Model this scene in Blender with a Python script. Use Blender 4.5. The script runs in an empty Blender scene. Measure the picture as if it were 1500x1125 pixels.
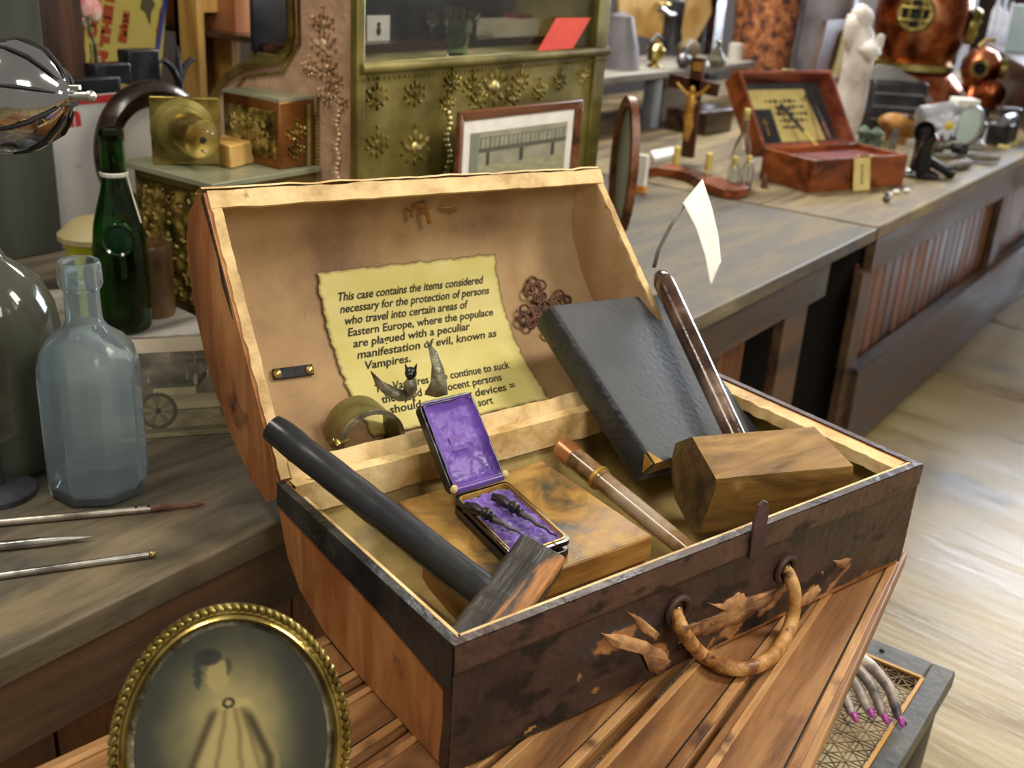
import bpy, bmesh, math, random
from mathutils import Vector as V, Matrix, noise as mn
from math import sin, cos, pi, radians, sqrt
random.seed(7)
scene = bpy.context.scene
col = scene.collection

# ------------------------------------------------------------ camera model
F = 1576.0
RC = V((0.592, -0.804, 0.060)); DN = V((-0.273, -0.270, -0.923)); FW = V((0.758, 0.530, -0.379))
FW = FW.normalized(); RC = (RC - FW*RC.dot(FW)).normalized(); DN = FW.cross(RC).normalized()
if DN.z > 0: DN = -DN
CAM = V((0, 0, 1.585)); CT = 0.85; YE = 0.965
def ray(px, py): return (RC*((px-750)/F) + DN*((py-562.5)/F) + FW).normalized()
def onpl(px, py, p, n):
    d = ray(px, py); return CAM + d*((p-CAM).dot(n)/d.dot(n))
def Zp(px, py, z=CT): return onpl(px, py, V((0,0,z)), V((0,0,1)))
def Yp(px, py, y): return onpl(px, py, V((0,y,0)), V((0,1,0)))
def Xp(px, py, x): return onpl(px, py, V((x,0,0)), V((1,0,0)))
def dpt(px, py, depth): d = ray(px, py); return CAM + d*(depth/d.dot(FW))
YAW = radians(-16.8)
EX = V((cos(YAW), sin(YAW), 0)); EY = V((-sin(YAW), cos(YAW), 0)); EZ = V((0,0,1))
O = V((.827, .930, .931))
def L(x, y, z): return O + EX*x + EY*y + EZ*z
def Lz(px, py, z): return Zp(px, py, O.z+z)
def Ly(px, py, y): return onpl(px, py, O+EY*y, EY)
AL = radians(58.5)
U = EY*cos(AL) + EZ*sin(AL); NB = EY*sin(AL) - EZ*cos(AL)
def LD(x, u, d): return O + EX*x + U*(u*(1-.05*x/.67)) + NB*d
def LDp(px, py, d):
    p = onpl(px, py, O+NB*d, NB) - O
    return p.dot(EX), p.dot(U)

# ------------------------------------------------------------ mesh builder
class MB:
    def __init__(s): s.v=[]; s.f=[]; s.m=[]; s.mi=0; s.c=None
    def add(s, vs, fs):
        o=len(s.v); s.v += [V(p) for p in vs]
        for f in fs: s.f.append([i+o for i in f]); s.m.append(s.mi)
        return s
    def hexa(s, b, t):
        return s.add(list(b)+list(t), [(3,2,1,0),(4,5,6,7),(0,1,5,4),(1,2,6,5),(2,3,7,6),(3,0,4,7)])
    def box(s, c, sz, ax=None):
        c=V(c); a=ax or (V((1,0,0)),V((0,1,0)),V((0,0,1)))
        x,y,z=a[0]*sz[0]/2,a[1]*sz[1]/2,a[2]*sz[2]/2
        b=[c-x-y-z,c+x-y-z,c+x+y-z,c-x+y-z]
        return s.hexa(b,[p+z*2 for p in b])
    def bar(s, p0, p1, w, h, up=V((0,0,1))):
        d=(p1-p0); l=d.length; d=d.normalized(); side=d.cross(up).normalized(); u=side.cross(d)
        return s.box((p0+p1)/2,(l,w,h),(d,side,u))
    def prism(s, pts, vec):
        n=len(pts); vs=[V(p) for p in pts]+[V(p)+V(vec) for p in pts]
        return s.add(vs,[tuple(range(n))[::-1],tuple(range(n,2*n))]+[(i,(i+1)%n,n+(i+1)%n,n+i) for i in range(n)])
    def tube(s, pts, r, n=12, closed=False, cap=True, flat=1.0, up=None):
        pts=[V(p) for p in pts]; k=len(pts); rr=r if isinstance(r,(list,tuple)) else [r]*k
        vs=[];fs=[]; prev=None
        for i,p in enumerate(pts):
            a=pts[(i-1)%k] if (closed or i>0) else p; b=pts[(i+1)%k] if (closed or i<k-1) else p
            d=(b-a).normalized()
            if prev is None:
                q=up or (V((0,0,1)) if abs(d.z)<.9 else V((1,0,0)))
            else: q=prev
            x=d.cross(q).normalized(); y=x.cross(d).normalized(); prev=y
            for j in range(n):
                t=2*pi*j/n; vs.append(p+x*(cos(t)*rr[i])+y*(sin(t)*rr[i]*flat))
        for i in range(k if closed else k-1):
            for j in range(n):
                a=i*n+j;b=i*n+(j+1)%n;c=((i+1)%k)*n+(j+1)%n;e=((i+1)%k)*n+j
                fs.append((a,b,c,e))
        if cap and not closed: fs.append(tuple(range(n))[::-1]); fs.append(tuple(range((k-1)*n,k*n)))
        return s.add(vs,fs)
    def cyl(s,p0,p1,r0,r1=None,n=24): return s.tube([p0,p1],[r0,r0 if r1 is None else r1],n)
    def lathe(s, prof, base, ax=V((0,0,1)), n=32, xd=None, closed=False, ph=0):
        ax=V(ax).normalized(); q=xd or (V((1,0,0)) if abs(ax.x)<.9 else V((0,1,0)))
        y=ax.cross(q).normalized(); x=y.cross(ax)
        k=len(prof); vs=[];fs=[]
        for r,h in prof:
            for j in range(n):
                t=2*pi*j/n+ph; vs.append(V(base)+x*(cos(t)*r)+y*(sin(t)*r)+ax*h)
        for i in range(k if closed else k-1):
            for j in range(n):
                a=i*n+j;b=i*n+(j+1)%n;i2=(i+1)%k
                fs.append((a,b,i2*n+(j+1)%n,i2*n+j))
        if not closed:
            if prof[0][0]>1e-6: fs.append(tuple(range(n))[::-1])
            if prof[-1][0]>1e-6: fs.append(tuple(range((k-1)*n,k*n)))
        return s.add(vs,fs)
    def ball(s, c, r, n=16, ax=None):
        r=r if isinstance(r,(tuple,list)) else (r,r,r); a=ax or (V((1,0,0)),V((0,1,0)),V((0,0,1)))
        m=n//2; vs=[];fs=[]; c=V(c)
        for i in range(1,m):
            t=pi*i/m
            for j in range(n):
                p=2*pi*j/n; vs.append(c+a[0]*(r[0]*sin(t)*cos(p))+a[1]*(r[1]*sin(t)*sin(p))+a[2]*(r[2]*cos(t)))
        for i in range(m-2):
            for j in range(n): fs.append((i*n+j,(i+1)*n+j,(i+1)*n+(j+1)%n,i*n+(j+1)%n))
        vs+=[c+a[2]*r[2],c-a[2]*r[2]]; T=len(vs)-2
        for j in range(n): fs.append((T,j,(j+1)%n)); fs.append((T+1,(m-2)*n+(j+1)%n,(m-2)*n+j))
        return s.add(vs,fs)
    def grid(s, fn, nu, nv, cf=None):
        vs=[fn(i/nu,j/nv) for j in range(nv+1) for i in range(nu+1)]
        if cf is not None: s.c=(s.c or [])+[cf(i/nu,j/nv) for j in range(nv+1) for i in range(nu+1)]
        return s.add(vs,[(j*(nu+1)+i,j*(nu+1)+i+1,(j+1)*(nu+1)+i+1,(j+1)*(nu+1)+i) for j in range(nv) for i in range(nu)])
    def build(s, name, mat, parent=None, bevel=0, smooth=True, weld=True, solid=0, sharp=35, subd=0, seg=2):
        me=bpy.data.meshes.new(name)
        if parent is not None: org=parent_world(parent)
        else:
            lo=[min(p[i] for p in s.v) for i in range(3)]; hi=[max(p[i] for p in s.v) for i in range(3)]
            org=V(((lo[0]+hi[0])/2,(lo[1]+hi[1])/2,lo[2]))
        me.from_pydata([tuple(p-org) for p in s.v],[],s.f)
        mats=mat if isinstance(mat,(list,tuple)) else [mat]
        for m in mats: me.materials.append(m)
        for p,i in zip(me.polygons,s.m): p.material_index=i
        if s.c:
            at=me.color_attributes.new('Col','FLOAT_COLOR','POINT')
            for i,c in enumerate(s.c): at.data[i].color=(c[0],c[1],c[2],1)
        bm=bmesh.new(); bm.from_mesh(me)
        bmesh.ops.recalc_face_normals(bm, faces=bm.faces)
        a=radians(sharp)
        for e in bm.edges:
            if len(e.link_faces)==2 and e.calc_face_angle(0)>a: e.smooth=False
        for f in bm.faces: f.smooth=smooth
        bm.to_mesh(me); bm.free()
        o=bpy.data.objects.new(name,me); col.objects.link(o)
        if parent is not None: o.parent=parent; o.location=(0,0,0)
        else: o.location=org
        if solid:
            md=o.modifiers.new('s','SOLIDIFY'); md.thickness=solid; md.offset=0
        if bevel:
            md=o.modifiers.new('b','BEVEL'); md.width=bevel; md.segments=seg; md.limit_method='ANGLE'; md.angle_limit=radians(40); md.harden_normals=False
        if subd:
            md=o.modifiers.new('d','SUBSURF'); md.levels=subd; md.render_levels=subd
        return o
def parent_world(o):
    p=V(o.location)
    while o.parent: o=o.parent; p=p+V(o.location)
    return p
def thing(name, label, cat, loc, group=None):
    o=bpy.data.objects.new(name,None); o.empty_display_size=.05; col.objects.link(o); o.location=loc
    tag(o,label,cat,group); return o
def tag(o, label, cat, group=None, kind=None):
    if label: o['label']=label
    if cat: o['category']=cat
    if group: o['group']=group
    if kind: o['kind']=kind
    return o
def struct(o): o['kind']='structure'; return o

# ------------------------------------------------------------ materials
def lin(h):
    if isinstance(h,str):
        c=[int(h[i:i+2],16)/255 for i in (0,2,4)]
    else: c=h
    return tuple((x/12.92 if x<=.04045 else ((x+.055)/1.055)**2.4) for x in c)
MC={}
def mat(name, cols, scale=8, stretch=(1,1,1), rot=0, rough=.5, metal=0, bump=.2, bs=60, detail=8, dist=0, spec=.5, coat=0, pos=None, rv=.15, sheen=0, wear=None, wscale=5, wthr=.6):
    if name in MC: return MC[name]
    m=bpy.data.materials.new(name); m.use_nodes=True; n=m.node_tree.nodes; l=m.node_tree.links
    b=n['Principled BSDF']; tc=n.new('ShaderNodeTexCoord'); mp=n.new('ShaderNodeMapping'); mp.vector_type='TEXTURE'
    mp.inputs['Rotation'].default_value=(rot if isinstance(rot,tuple) else (0,0,rot)); mp.inputs['Scale'].default_value=stretch
    l.new(tc.outputs['Object'],mp.inputs[0])
    nz=n.new('ShaderNodeTexNoise'); nz.inputs['Scale'].default_value=scale; nz.inputs['Detail'].default_value=detail; nz.inputs['Roughness'].default_value=.6; nz.inputs['Distortion'].default_value=dist
    l.new(mp.outputs[0],nz.inputs['Vector'])
    cr=n.new('ShaderNodeValToRGB'); e=cr.color_ramp.elements
    k=len(cols); ps=pos or [.36+.28*i/(max(1,k-1)) for i in range(k)]
    e[0].position=ps[0]; e[0].color=(*lin(cols[0]),1)
    if k>1: e[1].position=ps[-1]; e[1].color=(*lin(cols[-1]),1)
    for i in range(1,k-1): x=e.new(ps[i]); x.color=(*lin(cols[i]),1)
    l.new(nz.outputs['Fac'],cr.inputs[0]); out=cr.outputs[0]
    if wear:
        w=n.new('ShaderNodeTexNoise'); w.inputs['Scale'].default_value=wscale; w.inputs['Detail'].default_value=6
        l.new(tc.outputs['Object'],w.inputs['Vector'])
        wr=n.new('ShaderNodeValToRGB'); wr.color_ramp.elements[0].position=wthr; wr.color_ramp.elements[1].position=wthr+.08
        l.new(w.outputs['Fac'],wr.inputs[0]); mx=n.new('ShaderNodeMixRGB'); l.new(wr.outputs[0],mx.inputs[0]); l.new(out,mx.inputs[1]); mx.inputs[2].default_value=(*lin(wear),1); out=mx.outputs[0]
    l.new(out,b.inputs['Base Color'])
    b.inputs['Metallic'].default_value=metal; b.inputs['Specular IOR Level'].default_value=spec
    mr=n.new('ShaderNodeMapRange'); mr.inputs['To Min'].default_value=max(.02,rough-rv); mr.inputs['To Max'].default_value=min(1,rough+rv); mr.inputs['From Min'].default_value=.3; mr.inputs['From Max'].default_value=.7
    l.new(nz.outputs['Fac'],mr.inputs[0]); l.new(mr.outputs[0],b.inputs['Roughness'])
    if coat: b.inputs['Coat Weight'].default_value=coat; b.inputs['Coat Roughness'].default_value=.15
    if sheen: b.inputs['Sheen Weight'].default_value=sheen
    if bump:
        n2=n.new('ShaderNodeTexNoise'); n2.inputs['Scale'].default_value=bs; n2.inputs['Detail'].default_value=5; l.new(mp.outputs[0],n2.inputs['Vector'])
        bp=n.new('ShaderNodeBump'); bp.inputs['Strength'].default_value=bump; bp.inputs['Distance'].default_value=.01
        l.new(n2.outputs['Fac'],bp.inputs['Height']); l.new(bp.outputs[0],b.inputs['Normal'])
    MC[name]=m; return m
def wood(name, cols, rot=0, scale=6, rough=.5, bump=.25, ax=0, long=7, **k):
    st=[1,1,1]; st[ax]=long
    return mat(name, cols, scale=scale*2.2, stretch=tuple(st), rot=rot, rough=rough, bump=bump, bs=scale*16, dist=.6, **k)
def glass(name, c, rough=.03, ior=1.45):
    m=bpy.data.materials.new(name); m.use_nodes=True; b=m.node_tree.nodes['Principled BSDF']
    b.inputs['Base Color'].default_value=(*lin(c),1); b.inputs['Roughness'].default_value=rough; b.inputs['Transmission Weight'].default_value=1; b.inputs['IOR'].default_value=ior
    return m
def colmat(name, rough=.6, coat=0, bump=0, spec=.5, bs=120):
    m=bpy.data.materials.new(name); m.use_nodes=True; n=m.node_tree.nodes; b=n['Principled BSDF']; a=n.new('ShaderNodeVertexColor'); a.layer_name='Col'
    m.node_tree.links.new(a.outputs[0],b.inputs['Base Color']); b.inputs['Roughness'].default_value=rough; b.inputs['Coat Weight'].default_value=coat; b.inputs['Specular IOR Level'].default_value=spec
    if bump:
        tc=n.new('ShaderNodeTexCoord'); n2=n.new('ShaderNodeTexNoise'); n2.inputs['Scale'].default_value=bs; n2.inputs['Detail'].default_value=6
        bp=n.new('ShaderNodeBump'); bp.inputs['Strength'].default_value=bump; bp.inputs['Distance'].default_value=.01
        l=m.node_tree.links; l.new(tc.outputs['Object'],n2.inputs['Vector']); l.new(n2.outputs['Fac'],bp.inputs['Height']); l.new(bp.outputs[0],b.inputs['Normal'])
    return m
def fb(x,y,z=0,s=1,o=4):
    return mn.fractal(V((x*s,y*s,z)),1.0,2.0,o)
def mixc(a,b,t):
    t=max(0,min(1,t)); return tuple(a[i]*(1-t)+b[i]*t for i in range(3))
def sst(a,b,x):
    t=max(0,min(1,(x-a)/(b-a))); return t*t*(3-2*t)
PR=lambda n,c,r=.5,m=0,**k: mat(n,[c,c],rough=r,metal=m,rv=k.pop('rv',.03),bump=k.pop('bump',0),**k)

M={}
M['counter']=wood('counter_wood',['302a20','5c5240','7a6c52'],scale=5,rough=.6,long=5,wear='45423a',wscale=3,wthr=.62)
M['counter2']=wood('counter_wood_far',['4c4028','786748','98865f'],scale=5,rough=.6,long=5)
M['cfront']=wood('counter_front_wood',['281b14','4a3526','60462f'],scale=4,rough=.5)
M['cfrontv']=wood('counter_panel_wood',['3a2115','6a3e22','8a5630'],scale=5,ax=2,rough=.45)
M['dark']=PR('dark_void','15110d',.9)
M['floor']=wood('floor_plywood',['98845a','ab9668','b7a579'],scale=2.6,rough=.34,bump=.16,long=8,rv=.12,coat=0,spec=.7,rot=1.45,wear='7c7464',wscale=1.2,wthr=.6)
M['support']=wood('bench_plank_wood',['4e3018','80552e','a67a48'],scale=5,rough=.5,rot=.06,long=7,bump=.2,wear='4a2e1c',wscale=6,wthr=.6)
M['support2']=wood('bench_moulding_wood',['6a4424','a07040','c89a64'],scale=6,rough=.5,rot=.06,long=7,bump=.2,wear='4a2e1c',wscale=9,wthr=.6)
M['supgap']=PR('plank_gap','120c08',.9)
M['orange']=wood('case_side_wood',['7e4824','b07040','cc9058'],rot=YAW,scale=5,ax=2,rough=.5,long=4,wear='4a2c24',wscale=9,wthr=.64)
M['rimwood']=mat('case_rim_wood',['b08a50','dcbb82','ecd29c'],scale=14,rough=.6,bump=.3,bs=50,wear='6e4326',wscale=26,wthr=.66)
M['lining']=mat('case_lining',['86664a','a9885f','b89a70'],scale=5,rough=.75,bump=.08,bs=90,wear='8a6248',wscale=30,wthr=.68)
M['liningend']=mat('case_end_lining',['a5805c','c4a07a','d0b28a'],scale=5,rough=.75,bump=.08,bs=90)
M['baselining']=mat('base_lining',['6e5a30','a08a50','b89e62'],scale=9,rough=.55,bump=.15,bs=60)
M['leather']=mat('case_leather',['221814','3d2a24','4c3830'],scale=12,rough=.42,bump=.3,bs=45,wear='6a4a38',wscale=22,wthr=.66)
M['leather2']=mat('black_leather',['17171a','26262a','3a3836'],scale=14,rough=.4,bump=.3,bs=60,wear='5a4436',wscale=25,wthr=.68)
M['suede']=mat('torn_leather',['6e4a2c','a8784c','c89a68'],scale=20,rough=.85,bump=.5,bs=50)
M['rope']=mat('handle_leather',['7a4a26','b88448','d6a868'],scale=30,rough=.5,bump=.35,bs=70,wear='5a3020',wscale=40,wthr=.6)
M['brass']=mat('aged_brass',['665828','9c8c4c','bcac70'],scale=10,rough=.35,metal=.9,bump=.1)
M['brassb']=mat('bright_brass',['9c8444','ccb468','e0cf94'],scale=10,rough=.25,metal=.95,bump=.05)
M['reg']=mat('register_olive_brass',['5e5428','857a40','a39558'],scale=5,rough=.42,metal=.65,bump=.08)
M['regp']=mat('register_copper_plate',['a88468','caa488','dcbca0'],scale=6,rough=.45,metal=.25,bump=.35,bs=50)
M['regd']=mat('register_dark_relief',['2e2812','6a5c2c','c8b060'],scale=30,rough=.35,metal=.7,bump=.7,bs=45)
M['scroll']=mat('scroll_relief',['6a5828','a08c4c','c8b478'],scale=20,rough=.45,metal=.5,bump=.3)
M['copper']=mat('helmet_copper',['6a3018','a85c38','d08a60'],scale=7,rough=.28,metal=.95,bump=.05)
M['chrome']=mat('chrome',['a8a8ac','d8d8dc'],scale=4,rough=.08,metal=1,bump=0,rv=.04)
M['steel']=mat('steel',['8a8884','cfcac2'],scale=14,rough=.28,metal=1,bump=.05)
M['black']=mat('black_gloss',['0c0c0e','1c1c20'],scale=9,rough=.25,bump=.05)
M['blackm']=PR('black_matte','19191b',.6)
M['paper']=mat('white_paper',['e4e0d8','f4f1ea'],scale=20,rough=.8,bump=.02)
M['ylabel']=mat('yellow_label',['d0bc70','e6d48c'],scale=20,rough=.8,bump=.02)
M['ink']=PR('ink','2a241c',.8)
M['redp']=mat('red_card',['d84030','ea5a44'],scale=10,rough=.7,bump=0)
M['red']=PR('red_ink','c02a1e',.7)
M['mahog']=wood('mahogany',['4a1e0c','82401c','a85c2c'],scale=5,rough=.35,bump=.1)
M['mahogr']=wood('mahogany_red',['5a2418','8a4430','a05a40'],scale=5,rough=.4,bump=.1)
M['frame']=wood('frame_wood',['40200f','6e4024','8a5838'],scale=7,rough=.35,bump=.1)
M['darkwood']=wood('dark_walnut',['180e0a','33201a','55382c'],scale=6,rough=.3,bump=.1,coat=.3)
M['rosew']=wood('mallet_rosewood',['2a140c','5a3a28','9a7a62'],scale=7,rough=.2,bump=.06,ax=2,coat=.5)
M['ebony']=mat('ebony_handle',['18181b','2f3034','4c3a38'],scale=9,stretch=(1,3,2),rough=.33,bump=.2,bs=30,pos=[.3,.55,.72])
M['striped']=mat('striped_mallet_wood',['1c1814','3a3028','b87a40'],scale=34,stretch=(6,1,1.2),rot=(0,-.22,YAW+.41),rough=.5,bump=.5,bs=40,dist=.5,pos=[.45,.56,.68])
M['oldwood']=mat('old_mallet_wood',['46301a','8e6a36','c2a060'],pos=[.28,.52,.74],scale=24,stretch=(5,1,1),rot=(0,0,YAW-.2),rough=.5,bump=.45,bs=30,dist=.8,wear='2a1a10',wscale=14,wthr=.62)
M['endgrain']=mat('mallet_end_grain',['2e2210','5c4724','7a6234'],scale=12,rough=.7,bump=.5,bs=50)
M['boxwood']=mat('worn_box_wood',['4e4a3a','96713a','b58e4c'],scale=11,stretch=(1.4,1,1),rough=.45,bump=.25,dist=1.2,pos=[.38,.5,.62])
M['boxside']=mat('worn_box_side',['4a2c10','8a5c28','b0813e'],scale=12,stretch=(4,4,1),rough=.5,bump=.2)
M['bible']=mat('book_cloth',['383a3e','444649','505154'],scale=7,rough=.62,bump=.14,bs=110,wear='5d5a50',wscale=20,wthr=.72)
M['biblespine']=mat('book_spine',['15181b','24272b','383a38'],scale=9,rough=.42,bump=.3,bs=90)
M['pages']=mat('book_pages',['8a6c40','c8a870'],scale=30,stretch=(6,6,.3),rough=.8,bump=.3)
M['gold']=mat('gold_paint',['a87a28','e0b858'],scale=20,rough=.4,metal=.6,bump=.1)
M['purple']=mat('purple_satin',['34135e','4c2686','6840a8'],scale=5,rough=.36,bump=.22,bs=9,sheen=.5,detail=2)
M['purplec']=mat('purple_crushed',['3c1c70','5a34a0','8a62cc'],scale=26,rough=.4,bump=.9,bs=70,sheen=.5)
M['jet']=mat('carved_jet',['0e0d10','2a282c'],scale=20,rough=.3,bump=.3)
M['silver']=mat('tarnished_silver',['4c4a4c','9a989c'],scale=20,rough=.35,metal=.8,bump=.1)
M['horn']=mat('mottled_horn',['4a3418','8a6a48','a8957e'],scale=11,stretch=(1,1,1),rough=.2,bump=.03,coat=.6,pos=[.4,.5,.62])
M['horncap']=mat('horn_cap',['9a5c34','cf9468'],scale=12,rough=.3,metal=.5,bump=.05)
M['cuff']=mat('olive_cuff',['4a4424','7c7444','a09868'],scale=8,rough=.35,metal=.4,bump=.1)
M['bat']=mat('bat_bronze',['3a3628','7c7862','b0aa8e'],scale=22,rough=.4,metal=.4,bump=.5)
M['rust']=mat('rusty_iron',['3a2218','6a4634','86604a'],scale=26,rough=.7,metal=.2,bump=.6,bs=90)
M['plate']=mat('gilt_plate',['9a8c50','d8cc98','f0e8c8'],scale=5,stretch=(3,1,1),rough=.22,metal=.75,bump=.06)
M['bluegl']=glass('aqua_glass','e2f1f7',.07); _b=M['bluegl'].node_tree.nodes['Principled BSDF']; _b.inputs['Transmission Weight'].default_value=.90; _b.inputs['IOR'].default_value=1.2
M['greengl']=glass('green_glass','4c9044',.04)
M['smoke']=glass('smoky_glass','888a78',.08); M['smoke'].node_tree.nodes['Principled BSDF'].inputs['Transmission Weight'].default_value=.75
M['clear']=glass('clear_glass','f4f6f4',.03)
M['marble']=mat('statue_plaster',['c4b8b0','e6dfd8','f2eeea'],scale=5,rough=.45,bump=.1)
M['post']=mat('dark_post',['26281f','34372e','43463a'],scale=5,stretch=(1,1,8),rough=.6,bump=.15)
M['brownw']=wood('brown_panel',['2c1606','4c2a10','6a4020'],scale=4,ax=2,rough=.55)
M['ltwood']=wood('light_pine',['a87a38','d8aa60','e8c480'],scale=4,ax=2,rough=.5)
M['redwood']=wood('reddish_cabinet',['7a4428','a8683e','c08458'],scale=3,ax=2,rough=.45)
M['yellow']=mat('yellow_bucket',['c8c818','e0e030'],scale=8,rough=.4,bump=0)
M['bucketrim']=PR('bucket_rim','a89a70',.5)
M['yposter']=mat('yellow_poster',['b8a850','cabb68'],scale=3,rough=.7,bump=.02)
M['wsign']=mat('white_sign',['c8c4bc','dcd8d0'],scale=3,rough=.6,bump=.02)
M['redink2']=PR('poster_red','a04018',.7)
M['pink']=mat('pink_bloom',['e06078','f8b8b0','fff0e0'],scale=12,rough=.7,bump=.2)
M['wall']=mat('wall_brown',['241a12','38291d','4a3828'],scale=2,rough=.8,bump=.2)
M['greyw']=wood('weathered_grey_wood',['55504a','8a847c','aaa69e'],scale=4,rough=.7)
M['bluegrey']=PR('pale_post_paint','a8b0ba',.6)
M['tan']=mat('tan_hide',['b88a48','e0b468','f0d090'],scale=4,rough=.6,bump=.2)
M['grey']=mat('grey_drum',['5c585c','7a767c','8c888e'],scale=3,rough=.5,bump=.05)
M['black2']=mat('worn_black',['101012','24242a','3a3a40'],scale=8,rough=.4,bump=.2)
M['basket']=mat('basket_weave',['26222e','9a5c38','d08a58'],scale=24,stretch=(1,1,1),rough=.6,bump=.6)
M['candle']=PR('candle_wax','d8c468',.5)
M['christ']=mat('gilt_figure',['a87a30','d0a24c'],scale=14,rough=.4,metal=.4,bump=.2)
M['mirror']=PR('mirror_face','a8b8ae',.3,.4)
M['tin']=mat('tin_grey',['8a8a90','c0c2ca'],scale=8,rough=.35,metal=.5)
M['clog']=mat('clog_wood',['6a3c14','b07c38','cf9c50'],scale=6,rough=.5)
M['daisyw']=PR('petal_white','dde2ee',.5); M['daisyy']=PR('petal_yellow','e0c020',.5)
M['pinkp']=mat('pink_tag',['e88a84','f8c0b8'],scale=20,rough=.7)
M['green']=PR('green_tag','90d050',.6)
M['seatw']=mat('seat_frame_wood',['3a3833','5a5750','6c675f'],scale=6,rough=.5,bump=.15,wear='2e2a26',wscale=30,wthr=.7)
M['cane']=mat('cane_strand',['3e3020','6e5838','8a7248'],scale=20,rough=.6,bump=.2)
M['caneedge']=PR('cane_spline','c89448',.5)
M['skin']=mat('painted_hand',['4e4c50','a89c94','d8cdc0'],scale=14,stretch=(1,1,1),rough=.4,bump=.1,pos=[.34,.46,.56])
M['nail']=PR('magenta_nail','b048a0',.25)
M['ivory']=PR('ivory_clasp','d8c48c',.4)
M['blueside']=PR('blue_edge','3a4a9a',.5)

# ------------------------------------------------------------ text helper
def text_mesh(body, size, fn, name, m, parent, shear=.18, offset=.0, align='LEFT', spacing=1.0, width=None):
    cu=bpy.data.curves.new('lettering','FONT'); cu.body=body; cu.size=size; cu.shear=shear; cu.offset=offset; cu.align_x=align; cu.space_character=spacing; cu.resolution_u=3
    o=bpy.data.objects.new('lettering',cu); col.objects.link(o)
    dg=bpy.context.evaluated_depsgraph_get(); me=bpy.data.meshes.new_from_object(o.evaluated_get(dg))
    bpy.data.objects.remove(o); mb=MB()
    vs=[v.co.copy() for v in me.vertices]
    if not vs: return mb
    w=max(v.x for v in vs); k=(width/w) if width else 1
    mb.add([fn(v.x*k,v.y) for v in vs],[tuple(p.vertices) for p in me.polygons])
    bpy.data.meshes.remove(me)
    if name: return mb.build(name,m,parent,smooth=False)
    return mb

def picture(name, org, u, v, nx, ny, fn, rough, parent, coat=0):
    mb=MB(); mb.grid(lambda s,t: org+u*s+v*t, nx, ny, lambda s,t: lin(fn(s,t)))
    return mb.build(name, colmat(name+'_print',rough,coat), parent, smooth=False)

# ============================================================ SETTING
mb=MB(); mb.add([V((-3,-3,0)),V((14,-3,0)),V((14,4,0)),V((-3,4,0))],[(0,1,2,3)]); o=mb.build('floor',M['floor']); struct(o)
mb=MB(); mb.box((5.5,3.45,1.6),(17,.1,3.2)); o=mb.build('wall_back',M['wall']); struct(o)
mb=MB()
mb.box((12.05,-2.0,2.5),(.1,2.0,5)); mb.box((12.05,2.9,2.5),(.1,1.2,5)); mb.box((12.05,.65,.35),(.1,3.3,.7)); mb.box((12.05,.65,4.8),(.1,3.3,.4))
o=mb.build('wall_right',M['wall']); struct(o)
# shop window in the far wall
mb=MB()
for y in (-.98,.1,1.2,2.28): mb.box((12,y,2.65),(.06,.06,3.9))
for z in (.72,1.7,2.68,3.65,4.58): mb.box((12,.65,z),(.06,3.3,.06))
o=mb.build('window_1',M['darkwood']); struct(o)
g=bpy.data.materials.new('window_daylight'); g.use_nodes=True; bs=g.node_tree.nodes['Principled BSDF']; bs.inputs['Base Color'].default_value=(.8,.86,1,1); bs.inputs['Emission Color'].default_value=(.78,.86,1,1); bs.inputs['Emission Strength'].default_value=24
mb=MB(); mb.box((12.04,.65,2.65),(.01,3.2,3.84)); pane=mb.build('window_pane',g,o)

# ============================================================ COUNTERS
XJ=3.27
def counter():
    t=thing('wooden_counter','long weathered wooden counter nearest the camera carrying the blue bottle','counter',(1.2,1.5,0))
    mb=MB(); ys=[YE,1.36,1.78,2.2,2.6,3.1]
    for a,b in zip(ys,ys[1:]): mb.box((XJ/2-1,(a+b)/2,CT-.02),(XJ+1.98,b-a-.003,.04))
    mb.build('countertop',M['counter'],t,bevel=.004)
    x0=-.9
    mb=MB(); mb.box(((x0+2.95)/2,YE+.035,.755),(2.95-x0,.03,.11)); mb.build('apron',M['cfront'],t,bevel=.002)
    for x in (-.3,.75,1.75,2.77): 
        mb=MB(); mb.box((x,YE+.045,.36),(.16,.03,.70)); mb.build('post',M['cfront'],t,bevel=.002)
    for a,b in ((-.22,.67),(.83,1.67),(1.83,2.56)):
        mb=MB(); n=int((b-a)/.11)
        for i in range(n):
            w=(b-a)/n; mb.box((a+w*(i+.5),YE+.09,.4),(w-.004,.02,.62))
        mb.build('front_panel',M['cfrontv'],t,bevel=.002)
    mb=MB(); mb.box((1.0,YE+.05,.06),(3.9,.03,.12)); mb.build('kickboard',M['cfront'],t)
    mb=MB(); mb.box((1.1,3.0,.40),(4.3,.03,.80)); mb.build('back_panel',M['dark'],t)
counter()
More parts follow.
